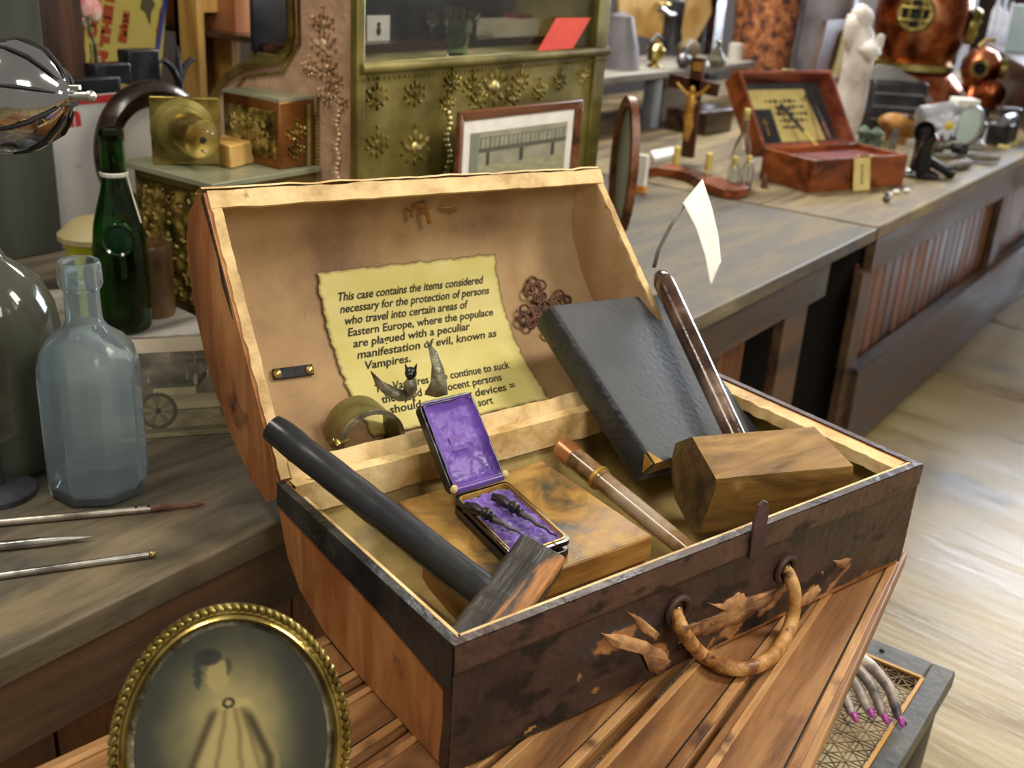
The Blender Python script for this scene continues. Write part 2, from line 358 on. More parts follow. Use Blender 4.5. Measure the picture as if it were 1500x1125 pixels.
def counter2():
    t=thing('wooden_counter','far wooden counter with a beadboard front carrying the diving helmet','counter',(6,1.7,0))
    mb=MB()
    ys=[YE,1.36,1.8,2.25,2.7,3.1]
    for a,b in zip(ys,ys[1:]): mb.box((XJ+.008+4.35,(a+b)/2,CT-.02),(8.7,b-a-.003,.04))
    mb.build('countertop',M['counter2'],t,bevel=.004)
    mb=MB(); mb.box((XJ+.02+4.3,YE+.02,.765),(8.6,.03,.13)); mb.build('apron',M['cfront'],t,bevel=.002)
    for x in (XJ+.02,5.08,6.9,8.7,10.5):
        mb=MB(); mb.box((x,YE+.026,.40),(.12 if x>4 else .10,.028,.62)); mb.build('post',M['cfront'],t,bevel=.002)
    mb=MB(); x=XJ+.07
    while x<11.5:
        mb.box((x,YE+.055,.54),(.088,.02,.36)); x+=.095
    mb.build('beadboard',M['cfrontv'],t,bevel=.006)
    mb=MB(); mb.box((XJ+4.3,YE+.015,.22),(8.5,.05,.30)); mb.build('lower_board',M['cfront'],t,bevel=.004)
    for x in (3.4,5.0,7.4,10):
        mb=MB(); mb.box((x,YE+.25,.04),(.12,.3,.08)); mb.build('foot',M['dark'],t)
    mb=MB(); mb.box((XJ+.05,1.8,.42),(.03,1.6,.78)); mb.build('end_panel',M['dark'],t)
    mb=MB(); mb.box((7.5,3.0,.40),(8.4,.03,.80)); mb.build('back_panel',M['dark'],t)
counter2()

# ============================================================ PLANKED SUPPORT under the case
SZ=.766
def support():
    A0=V((.10,.925,SZ)); A1=V((.80,.825,SZ)); B1=V((1.53,.315,SZ)); 
    # outline of the tapering top: back edge A0->A2, front edge B0->B1
    d1=(V((.798,.825,0))-V((.441,.884,0))).normalized(); d2=(V((1.522,.313,0))-V((.978,.248,0))).normalized()
    def back(x): return .884+(x-.441)*d1.y/d1.x
    def front(x): return .248+(x-.978)*d2.y/d2.x
    t=thing('planked_bench','tapering orange-brown planked bench top under the open vampire case','bench',(.9,.55,0))
    xs=(.05,1.525); bounds=[0,.20,.36,.50,.66,.82,1]
    for a,b in zip(bounds,bounds[1:]):
        g=.007 if a==.36 or b==.36 else .0016
        def pt(x,k,e): y=front(x)+(back(x)-front(x))*k+e; return V((x,y,SZ))
        q=[pt(xs[0],a,g),pt(xs[1],a,g*.6),pt(xs[1],b,-g),pt(xs[0],b,-g*.6)]
        mb=MB(); mb.hexa([p-EZ*.025 for p in q],q); mb.build('plank',M['support'],t,bevel=.003)
        for kk,hh,ww in ((.16,.004,.012),(.84,.004,.010)):
            k_=a+(b-a)*kk; mb=MB(); mb.bar(pt(xs[0],k_,0)+EZ*.0005,pt(xs[1],k_,0)+EZ*.0005,ww,hh); mb.build('moulding',M['support2'],t,bevel=.0015)
        k_=a+(b-a)*.24; mb=MB(); mb.bar(pt(xs[0],k_,0),pt(xs[1],k_,0),.0022,.0012); mb.build('dark_groove',M['supgap'],t)
    for x in (.18,.98):
        for k in (.12,.88):
            y=front(x)+(back(x)-front(x))*k; mb=MB(); mb.hexa([V((x-.03,y-.03,0)),V((x+.03,y-.03,0)),V((x+.03,y+.03,0)),V((x-.03,y+.03,0))],[V((x-.035,y-.035,SZ-.025)),V((x+.035,y-.035,SZ-.025)),V((x+.035,y+.035,SZ-.025)),V((x-.035,y+.035,SZ-.025))]); mb.build('leg',M['support'],t,bevel=.003)
        mb=MB(); mb.box((x,(front(x)+back(x))/2,SZ-.06),(.04,(back(x)-front(x))*.7,.07)); mb.build('cross_rail',M['support'],t)
support()

# ============================================================ THE OPEN CASE
CW=.80
def case():
    t=thing('domed_travel_case','open antique domed leather and wood travel case holding vampire tools','case',L(.4,-.2,-.163))
    T=.013
    base=[(0,0),(.006,-.03),(-.02,-.095),(-.055,-.128),(-.12,-.152),(-.22,-.162),(-.385,-.163),(-.398,-.15)]
    # base shell (bottom and rounded back)
    inn=[(-T,0),(-.008,-.03),(-.033,-.088),(-.065,-.115),(-.125,-.138),(-.22,-.148),(-.385,-.149)]
    mb=MB(); prof=base[:-1]+inn[::-1]
    mb.prism([L(.012,y,z) for y,z in prof],EX*(CW-.024)); mb.build('base_shell',M['baselining'],t,sharp=50)
    epoly=base+[(-.4,0)]
    for nm,x in (('a',0),('b',CW-T)):
        mb=MB(); mb.prism([L(x,y,z-.0005) for y,z in epoly],EX*T); mb.build('end_panel',M['orange'],t,bevel=.0015)
    mb=MB(); mb.prism([L(0.0,-.4,0),L(CW,-.4,0),L(CW,-.4,-.163),L(0.0,-.4,-.163)],EY*.012); mb.build('front_wall',M['orange'],t,bevel=.0015)
    # inner facing of ends/front
    for x in (T+.0006,CW-T-.0016):
        mb=MB(); mb.prism([L(x,y,z) for y,z in [(-T,-.004),(-.02,-.08),(-.06,-.115),(-.12,-.14),(-.386,-.148),(-.387,-.004)]],EX*.001); mb.build('inner_lining',M['baselining'],t)
    mb=MB(); mb.prism([L(T,-.3872,-.003),L(CW-T,-.3872,-.003),L(CW-T,-.3872,-.149),L(T,-.3872,-.149)],EY*.001); mb.build('inner_lining',M['baselining'],t)
    # light inner rim lines
    mb=MB()
    def strip(a,b,w,h,nn,wob=.0012,seed=0):
        n=40; P=[]
        for i in range(n+1):
            s=i/n; p=a.lerp(b,s)+nn*(wob*fb(s*9,seed,0)*1.5); P.append(p)
        for i in range(n): mb.bar(P[i],P[i+1],w,h)
    mb.prism([L(T-.002,-.3885,.002),L(CW-.01,-.3885,.002),L(CW-.01,-.3925,.002),L(T-.002,-.3925,.002)],EZ*-.006)
    mb.prism([L(.0095,-.392,.002),L(.0135,-.392,.002),L(.0135,-.05,.002),L(.0095,-.05,.002)],EZ*-.006)
    mb.build('rim_edge',M['rimwood'],t)
    # back ledge of the base (light wood) and right ledge
    mb=MB(); N=60
    def ledge(s,k): 
        x=T+(CW-2*T)*s; w=.0008*fb(s*20,k,3)
        return [L(x,-.004+w,.004+w),L(x,-.022+w*2,.003+w),L(x,-.024+w,-.040+w*2),L(x,-.004,-.042)]
    vs=[];fs=[]
    for i in range(N+1): vs+=ledge(i/N,1)
    for i in range(N):
        for j in range(4): fs.append((i*4+j,i*4+(j+1)%4,(i+1)*4+(j+1)%4,(i+1)*4+j))
    mb.add(vs,fs); mb.build('back_ledge',M['rimwood'],t)
    mb=MB(); vs=[];fs=[]
    for i in range(N+1):
        y=-.022-(.362)*i/N; w=.0012*fb(i*.3,5,1)
        vs+=[L(CW-T,y,.0),L(CW-T-.022+w,y,-.004+w),L(CW-T-.024+w,y,-.022+w),L(CW-T,y,-.024)]
    for i in range(N):
        for j in range(4): fs.append((i*4+j,i*4+(j+1)%4,(i+1)*4+(j+1)%4,(i+1)*4+j))
    mb.add(vs,fs); mb.build('side_ledge',M['rimwood'],t)
    # leather on the end panels
    band=[(0,.0),(-.4,.0),(-.402,-.07),(-.398,-.071),(-.385,-.062),(-.33,-.053),(-.25,-.044),(-.12,-.036),(0.002,-.030)]
    for x in (-.0025,CW-.0005):
        mb=MB(); mb.prism([L(x,y,z) for y,z in band],EX*.003); mb.build('leather_binding',M['leather2'] if x<.1 else M['leather'],t,bevel=.001)
        mb=MB(); mb.prism([L(x,y,z) for y,z in [(-.402,-.06),(-.402,-.160),(-.386,-.163),(-.384,-.15),(-.388,-.10),(-.386,-.058)]],EX*.003); mb.build('corner_binding',M['leather'],t,bevel=.001)
    for x0,x1 in ((-.0025,.0085),(CW-.0085,CW+.0025)):
        mb=MB(); mb.prism([L(x0,-.4,0),L(x1,-.4,0),L(x1,.0,0),L(x0,.0,0)],EZ*.0022); mb.build('rim_binding',M['leather2'] if x0<.1 else M['leather'],t)
    mb=MB(); mb.prism([L(-.002,-.4035,0),L(CW+.002,-.4035,0),L(CW+.002,-.3925,0),L(-.002,-.3925,0)],EZ*.0025); mb.build('rim_binding',M['leather'],t)
    # front leather cover with a torn lower edge: colour follows the torn patches
    c_up=lin('4c362f'); c_dk=lin('30251f'); c_tan=lin('c08e58'); c_tan2=lin('946038'); c_bl=lin('3c4348'); c_bk=lin('1b1716')
    def low(s): # lower edge z at s=x/CW
        z=-.1615+ .010*sst(.0,.9,s) + .003*fb(s*14,2,0)
        z+= .030*sst(.42,.5,s)*(1-sst(.56,.64,s)) *0
        return z
    patches=[(.30,-.088,.10,.017,-.1),(.38,-.103,.13,.012,.35),(.52,-.085,.20,.020,-.38),(.585,-.08,.09,.014,-.3),(.745,-.082,.03,.010,-.3),(.735,-.095,.015,.006,0),(.80,-.07,.05,.012,-.8),(.155,-.118,.008,.008,0),(.20,-.128,.014,.008,-.4)]
    PX=[]
    for (px,py,rw,rh,a) in [(905,935,52,20,.1),(965,955,40,13,.6),(1085,905,75,17,-.45),(1130,880,40,15,-.5),(1185,868,16,13,-.5),(1232,826,16,8,-.3),(1203,838,5,5,0),(1225,848,40,6,-.6),(848,992,5,8,.3),(872,1010,6,6,0),(1250,860,40,8,-.65),(776,1068,14,4,-.2),(1070,885,30,8,-.4)]:
        p=Ly(px,py,-.402)-O; PX.append((p.dot(EX),p.z,rw/1320,rh/1320,-a))
    def cfn(s,tt):
        x=CW*s; zl=low(s); z=-.0+(zl)*tt
        nse=fb(x*22,z*22,1)
        c=mixc(c_dk,c_up,.5+.8*fb(x*9,z*14,4))
        if z>-.034: c=mixc(c_up,lin('5c4238'),.5+.7*nse)
        if -.0355<z<-.033: c=lin('221915')
        c=mixc(c,c_bk,sst(.15,.5,fb(x*16,z*30,9)))
        bl=math.exp(-((x-.235)/.05)**2-((z+.075-.0*(x))/.014)**2); c=mixc(c,c_bl,bl*1.1)
        for (a,b,rw,rh,ang) in PX:
            dx,dz=x-a,z-b; u=dx*cos(ang)+dz*sin(ang); w=-dx*sin(ang)+dz*cos(ang)
            r=sqrt((u/rw)**2+(w/rh)**2)+.55*fb(x*40,z*40,6)
            c=mixc(mixc(c_tan,c_tan2,.5+fb(x*30,z*60,3)),c,sst(.8,.95,r))
        c=mixc(c,lin('241a16'),sst(.985,1.0,tt)*.0)
        return c
    mb=MB()
    mb.grid(lambda s,tt: L(-.002+(CW+.004)*s,-.4032-.0012*max(0,fb(s*60,tt*14,2))-.002*(1 if tt<.22 else 0)*sst(.24,.2,tt),.0025+(low(s)-.0025)*tt),300,60,cfn)
    mb.build('front_leather',colmat('front_leather_worn',.42,0,.25,bs=60),t,solid=0)
    # torn flaps curling off
    def flap(pts,h,nm='torn_flap'):
        P=[Ly(x,y,-.406) for x,y in pts]; cen=sum(P,V((0,0,0)))/len(P)
        Q=[]
        for i in range(len(P)):
            a,b=P[i],P[(i+1)%len(P)]
            for k in range(5):
                q=a.lerp(b,k/5); q=q+(q-cen)*(.16*fb(q.x*90,q.z*90,3)); Q.append(q)
        P=Q; mb=MB(); n=len(P); vs=[p+EY*.0028 for p in P]+[p+EY*.0012 for p in P]+[cen.lerp(p,.55)-EY*h*(.5+fb(p.x*60,p.z*60,5)) for p in P]+[cen-EY*h*.4]
        fs=[(i,(i+1)%n,n+(i+1)%n,n+i) for i in range(n)]+[(n+i,n+(i+1)%n,2*n+(i+1)%n,2*n+i) for i in range(n)]+[(2*n+i,2*n+(i+1)%n,3*n) for i in range(n)]
        mb.add(vs,fs); mb.build(nm,M['suede'],t,sharp=120)
    flap([(885,930),(905,930),(940,938),(975,955),(985,972),(965,990),(952,985),(962,968),(930,955),(898,948)],.0016); flap([(921,898),(940,905),(968,930),(962,940),(940,925)],.0012)
    flap([(1040,885),(1062,886),(1085,868),(1098,876),(1142,862),(1130,884),(1088,912),(1040,930),(1005,938),(1000,920),(1045,905),(1062,896)],.0016)
    flap([(1166,892),(1180,872),(1200,858),(1204,866),(1186,888)],.0012); flap([(1222,822),(1248,819),(1240,835),(1228,832)],.001)
    # latch tab standing on the front rim
    P=[(.436,-.035),(.434,.02),(.438,.040),(.446,.045),(.455,.040),(.460,.02),(.462,-.035)]
    mb=MB(); mb.prism([L(x,-.4055,z) for x,z in P],EY*-.004); mb.build('latch_tab',mat('latch_maroon',['36242a','55393c'],scale=20,rough=.5,bump=.2),t,bevel=.001)
    # eyelets and rope handle
    e1=Ly(992,893,-.405); e2=Ly(1150,833,-.405)
    for e in (e1,e2):
        mb=MB(); mb.tube([e+EX*(.017*cos(a*pi/12))+EZ*(.017*sin(a*pi/12))-EY*.002 for a in range(24)],.0042,8,closed=True); mb.build('eyelet',M['leather'],t)
        mb=MB(); mb.ball(e-EY*.001+EZ*.002,.0045,10); mb.build('rivet',M['brassb'],t)
    pts=[(990,893,-.398),(992,905,-.412),(1003,930,-.425),(1025,958,-.435),(1055,975,-.44),(1090,979,-.44),(1125,967,-.438),(1150,940,-.433),(1163,905,-.428),(1164,870,-.42),(1157,845,-.412),(1150,832,-.398)]
    K=[Ly(*p) for p in pts[:2]]+[Ly(1004,930,-.43)]+[Lz(x,y,-.151) for x,y in ((1027,958),(1055,974),(1088,980),(1122,968),(1146,942))]+[Lz(1160,908,-.140),Ly(1164,870,-.425),Ly(1157,845,-.415),Ly(1150,832,-.398)]; 
    def cr(P,n=6):
        Q=[]
        for i in range(len(P)-1):
            a=P[max(i-1,0)];b=P[i];c=P[i+1];d=P[min(i+2,len(P)-1)]
            for k in range(n):
                u=k/n; Q.append(.5*((2*b)+(c-a)*u+(2*a-5*b+4*c-d)*u*u+(3*b-3*c+d-a)*u**3))
        return Q+[P[-1]]
    Q=cr(K); mb=MB(); mb.tube(Q,[.0082+.0012*fb(i*.5,3)+.0012*sin(i/len(Q)*pi) for i in range(len(Q))],14); mb.build('carrying_handle',M['rope'],t)
    # ---------------- lid
    out=[(0,0),(-.018,.02),(-.018,.055),(.02,.09),(.080,.119),(.14,.136),(.202,.142),(.26,.137),(.315,.122),(.36,.098),(.385,.065),(.3926,.0186),(.388,0)]
    inl=[(.372,0),(.377,.02),(.369,.055),(.345,.084),(.305,.107),(.25,.121),(.202,.127),(.14,.122),(.085,.105),(.03,.08),(-.002,.05),(-.002,.02),(.016,0)]
    def xr(u): return .742-.187*u
    lid=bpy.data.objects.new('lid',None); col.objects.link(lid); lid.parent=t; lid.location=O-parent_world(t)
    def sweep(prof,x0f,x1f,m,nm,closed=True,xs=1):
        mb=MB(); n=len(prof); vs=[LD(x0f(u),u,d) for u,d in prof]+[LD(x1f(u),u,d) for u,d in prof]
        fs=[(i,(i+1)%n,n+(i+1)%n,n+i) for i in range(n if closed else n-1)]
        if closed: fs+=[tuple(range(n))[::-1],tuple(range(n,2*n))]
        mb.add(vs,fs); return mb.build(nm,m,lid,sharp=50)
    sweep(out+inl,lambda u:.010,lambda u:xr(u)-.010,M['lining'],'lid_shell')
    sweep(out,lambda u:0,lambda u:.014,M['orange'],'lid_end')
    sweep(out,lambda u:xr(u)-.013,lambda u:xr(u),M['orange'],'lid_end')
    sweep(inl,lambda u:xr(u)-.0145,lambda u:xr(u)-.0135,M['liningend'],'end_lining')
    sweep(inl,lambda u:.0143,lambda u:.0148,M['liningend'],'end_lining')
    # rough-edged light rim boards
    def board(a,b,w,th,seed,nm='rim_board'):
        mb=MB(); n=50; vs=[];fs=[]
        d=(b[0]-a[0],b[1]-a[1]); l=sqrt(d[0]**2+d[1]**2); nx,nu=-d[1]/l,d[0]/l
        for i in range(n+1):
            s=i/n; x=a[0]+d[0]*s;u=a[1]+d[1]*s; k1=.0016*fb(s*12,seed); k2=.0022*fb(s*16,seed+5)
            q=[(x+nx*k1,u+nu*k1),(x+nx*(w+k2),u+nu*(w+k2))]
            vs+=[LD(q[0][0],q[0][1],-th),LD(q[1][0],q[1][1],-th+k1),LD(q[1][0],q[1][1],.004),LD(q[0][0],q[0][1],.004)]
        for i in range(n):
            for j in range(4): fs.append((i*4+j,i*4+(j+1)%4,(i+1)*4+(j+1)%4,(i+1)*4+j))
        fs+=[(0,1,2,3),tuple(range(n*4,n*4+4))]
        mb.add(vs,fs); mb.build(nm,M['rimwood'],lid,sharp=50)
    board((0.004,.366),(xr(.366)-.0,.366),.024,.003,1)
    board((.018,.004),(.018,.366),.014,.0025,2)
    board((xr(0)-.002,.004),(xr(.366)-.002,.366),.012,.0025,3)
    board((.018,-.0),(xr(0)-.006,-.0),.024,.004,4)
    # dark burn on the lid corner
    mb=MB(); mb.prism([LD(-.0008,u,d) for u,d in [(.388,.002),(.385,.010),(.30,.006),(.27,.014),(.22,.008),(.26,.002)]],EX*-.0006); mb.build('scorch_mark',M['leather'],lid)
    # worn cloth edging over the top
    mb=MB(); n=60; vs=[];fs=[]
    for i in range(n+1):
        s=i/n; x=-.002+(xr(.39)+.004)*s; w=.0022*fb(s*15,8)
        vs+=[LD(x,.3925+w,-.003),LD(x,.396+w,.0),LD(x,.397+w*.5,.022),LD(x,.3935,.022)]
    for i in range(n):
        for j in range(3): fs.append((i*4+j,i*4+j+1,(i+1)*4+j+1,(i+1)*4+j))
    mb.add(vs,fs); mb.build('edging_cloth',M['rimwood'],lid)
    # worn fold near the top of the lid lining
    mb=MB()
    for (px,py,dx,dy,r) in ((600,292,20,6,.006),(612,302,14,16,.004),(590,300,10,10,.003),(640,296,24,3,.003)):
        x,u=LDp(px,py,.06); x2,u2=LDp(px+dx,py+dy,.06); mb.tube([LD(x,u,.055),LD((x+x2)/2,(u+u2)/2,.048),LD(x2,u2,.058)],r,8)
    mb.build('torn_lining',M['boxside'],lid)
    return t,lid
CASE,LID=case()
def dIn(u): # depth of the lid lining at height u
    pts=[(-.002,.05),(.03,.08),(.085,.105),(.14,.122),(.202,.127),(.25,.121),(.305,.107),(.345,.084)]
    for a,b in zip(pts,pts[1:]):
        if a[0]<=u<=b[0]: return a[1]+(b[1]-a[1])*(u-a[0])/(b[0]-a[0])
    return pts[0][1] if u<0 else pts[-1][1]
def LP(px,py,lift=.003):
    d=.115
    for _ in range(6): x,u=LDp(px,py,d); d=dIn(u)-lift
    return x,u

# ---------------- parchment letter
def letter():
    c=[LP(462,395),LP(722,362),LP(806,584),LP(545,640)]
    def m2(s,t,lift):
        x=(c[0][0]*(1-s)+c[1][0]*s)*(1-t)+(c[3][0]*(1-s)+c[2][0]*s)*t
        u=(c[0][1]*(1-s)+c[1][1]*s)*(1-t)+(c[3][1]*(1-s)+c[2][1]*s)*t
        return LD(x,u,dIn(u)-lift)
    t=thing('parchment_letter','yellow burnt-edged parchment with black lettering inside the case lid','letter',m2(.5,.9,.002))
    def f(s,tt):
        e=.012
        es=(.010*fb(tt*14,1)+.004*fb(tt*50,2)); et=(.010*fb(s*14,7)+.004*fb(s*50,3))
        s2=s+es*(1-s)*1.3+es*s; t2=tt+et
        return m2(s2,t2,.0035)
    y1=lin('d9cc86'); y2=lin('cbbf6e'); br=lin('5a3d18')
    def cf(s,tt):
        b=min(s,1-s,tt,1-tt)
        c=mixc(y1,y2,.5+.8*fb(s*4,tt*4,2)); return mixc(br,c,sst(0,.018,b+.004*fb(s*30,tt*30)))
    mb=MB(); mb.grid(f,90,90,cf); mb.build('parchment_sheet',colmat('parchment',.75),t)
    lines=[("This case contains the items considered",.08,.175,.83),("necessary for the protection of persons",.08,.245,.85),("who travel into certain areas of",.09,.315,.70),
     ("Eastern Europe, where the populace",.09,.385,.83),("are plagued with a peculiar",.10,.455,.66),("manifestation of evil, known as",.10,.525,.80),("Vampires.",.12,.595,.25),
     ("The Vampires who continue to suck",.12,.745,.77),("the blood of innocent persons",.13,.815,.68),("should encounter devices =",.14,.885,.72),("of this sort",.45,.95,.24)]
    mb=MB()
    for body,s0,t0,w in lines:
        k=text_mesh(body,1,lambda x,y:V((x,y,0)),None,None,None,shear=.35,offset=.018,width=w)
        fs=k.f; vs=[m2(s0+p.x*1.0,t0-p.y*.068-.0*p.x,.0042) for p in k.v]
        mb.add(vs,fs)
    mb.build('lettering',M['ink'],t,smooth=False)
letter()

# ---------------- snap strap in lid
def snap():
    a=V((0,0,0)); x0,u0=LP(405,547); x1,u1=LP(452,541)
    t=thing('snap_strap','small black leather strap with two brass studs on the lid lining','strap',LD(x0,u0,dIn(u0)-.002))
    mb=MB(); P0=LD(x0-.006,u0,dIn(u0)-.004); P1=LD(x1+.006,u1,dIn(u1)-.004); mb.bar(P0,P1,.016,.004,up=NB); mb.build('strap',M['black'],t,bevel=.001)
    for x,u in ((x0,u0),(x1,u1)):
        mb=MB(); mb.ball(LD(x,u,dIn(u)-.007),(.0065,.0065,.004),14,(EX,U,NB)); mb.build('stud',M['brassb'],t)
snap()

# ---------------- filigree cross
def filigree():
    x,u=LP(796,447,.010); c=LD(x,u,dIn(u)-.012)
    ax=(EX*.98+U*.17).normalized(); ay=(U*.98-EX*.17).normalized()
    t=None; mb=MB()
    def ring(q,rx,ry,r=.0022,a0=0):
        n=18; mb.tube([c+ax*(q[0]+rx*cos(2*pi*i/n)*cos(a0)-ry*sin(2*pi*i/n)*sin(a0))+ay*(q[1]+rx*cos(2*pi*i/n)*sin(a0)+ry*sin(2*pi*i/n)*cos(a0)) for i in range(n)],r,6,closed=True)
    for k in range(4):
        a=k*pi/2
        for rr,off in ((.010,.020),(.011,.036),(.009,.052)):
            ring((off*cos(a),off*sin(a)),rr*.8,rr*.8)
        for s in (-1,1):
            ring((.040*cos(a)-s*.013*sin(a),.040*sin(a)+s*.013*cos(a)),.009,.008)
            ring((.022*cos(a)-s*.007*sin(a),.022*sin(a)+s*.007*cos(a)),.006,.006)
        for s in (-1,1): mb.tube([c,c+ax*(.05*cos(a)-s*.012*sin(a))+ay*(.05*sin(a)+s*.012*cos(a)),c+ax*(.058*cos(a))+ay*(.058*sin(a))],.0022,6)
    ring((0,0),.014,.014,.003); mb.ball(c,(.009,.009,.004),12,(ax,ay,NB))
    o=mb.build('filigree_cross',M['rust']); tag(o,'rusty brown openwork filigree cross leaning inside the lid beside the parchment','cross')
filigree()

# ---------------- olive cuff
def cuff():
    d=.035; x,u=LDp(545,648,d); c=LD(x,u,d)
    axd=(V((FW.x,FW.y,0)).normalized()*.84-V((RC.x,RC.y,0)).normalized()*.54).normalized()
    t=thing('metal_cuff','olive metal cuff ring lying on the case hinge in front of the parchment','cuff',c-EZ*.04)
    r=.047; w=.060
    mb=MB(); mb.lathe([(r,0),(r*1.0,w),(r*.96,w),(r*.96,0)],c,axd,48,closed=True); mb.build('band',M['cuff'],t)
    mb=MB(); mb.lathe([(r+.0025,-.003),(r+.0025,.003),(r-.004,.003),(r-.004,-.003)],c,axd,48,closed=True); mb.build('lip',M['bat'],t)
    mb=MB(); e=Lz(492,652,.012); mb.lathe([(0,0),(.007,.0),(.009,.004),(.005,.010),(0,.012)],e,(EX*-.3+EZ).normalized(),12); mb.tube([e,e+EX*.02+EZ*.004],.003,8); mb.build('clasp',M['brass'],t)
    # bat
    top=c+EZ*.050+EX*.012
    b=onpl(601,572,c,FW)  # stands at the cuff's depth
    t2=thing('bat_figurine','small bronze winged bat figurine perched above the olive cuff','figurine',b-EZ*.008)
    up=EZ; R=RC; K=-FW
    mb=MB(); mb.tube([b-up*.010,b+up*.002,b+up*.012,b+up*.018],[.004,.010,.009,.005],12); mb.build('body',M['bat'],t2)
    mb=MB(); h=b+up*.026; mb.ball(h,(.0085,.0085,.009),14); mb.ball(h+K*.008-up*.002,(.004,.004,.0035),10)
    for s in (-1,1): mb.tube([h+R*s*.005+up*.004,h+R*s*.008+up*.014],[.003,.0006],8)
    mb.build('head',M['jet'],t2)
    def wing(pts,root):
        W=[onpl(x,y,c,FW)+K*dz for x,y,dz in pts]; n=len(W); cen=sum(W,V((0,0,0)))/n
        mb=MB(); vs=W+[cen+K*.006]; mb.add(vs,[(i,(i+1)%n,n) for i in range(n)]); mb.build('wing',M['bat'],t2,solid=.003,sharp=80)
    wing([(543,543,.004),(560,560,.004),(578,568,0),(600,575,0),(603,586,0),(585,588,.004),(565,578,.006),(552,566,.008)],0)
    wing([(625,498,0),(640,515,.002),(650,540,.004),(655,560,.006),(656,578,.004),(640,582,0),(622,578,0),(632,560,.002),(634,535,.002),(630,515,0)],0)
    mb=MB()
    for s in (-1,1): mb.tube([b-up*.008+R*s*.004,b-up*.016+R*s*.006,b-up*.018+R*s*.006+K*.006],[.0022,.0018,.0008],6)
    mb.build('claw',M['bat'],t2)
cuff()

# ---------------- two worn wooden boxes
def boxes():
    A=Lz(582,735,-.045); B=Lz(795,675,-.045); C=Lz(957,785,-.045); D=A+C-B
    def blk(q,z0,z1,lab,nm='wooden_box',seed=0):
        t=thing(nm,lab,'box',V((q[0]+q[2])/2) - EZ*(z1-z0), 'worn wooden boxes stacked in the case')
        lo=[p-EZ*(z1-z0) for p in q]; mb=MB(); mb.hexa(lo,q); mb.build('body',M['boxside'],t,bevel=.003)
        cen=sum(q,V((0,0,0)))/4; q2=[p+(cen-p)*.004+EZ*.002 for p in q]; q3=[p-EZ*.004 for p in q2]
        q2=[p+(cen-p)*.02 for p in q2]
        mb=MB(); mb.hexa(q3,q2); mb.build('lid',M['boxwood'],t,bevel=.002)
        return t
    blk([A,D,C,B],-.083,-.047,'worn yellow-brown wooden box lying flat under the purple-lined case, topmost of its stack')
    cen=(A+B+C+D)/4; q=[p+(cen-p)*.03-EZ*.0385 for p in (A,D,C,B)]
    q[0]=q[0]-EY*.055; q[3]=q[3]-EY*.055
    blk([p for p in q],-.147,-.084,'darker wooden box directly beneath the worn yellow-brown box, bottom of the stack')
    return A,B,C,D
boxes()

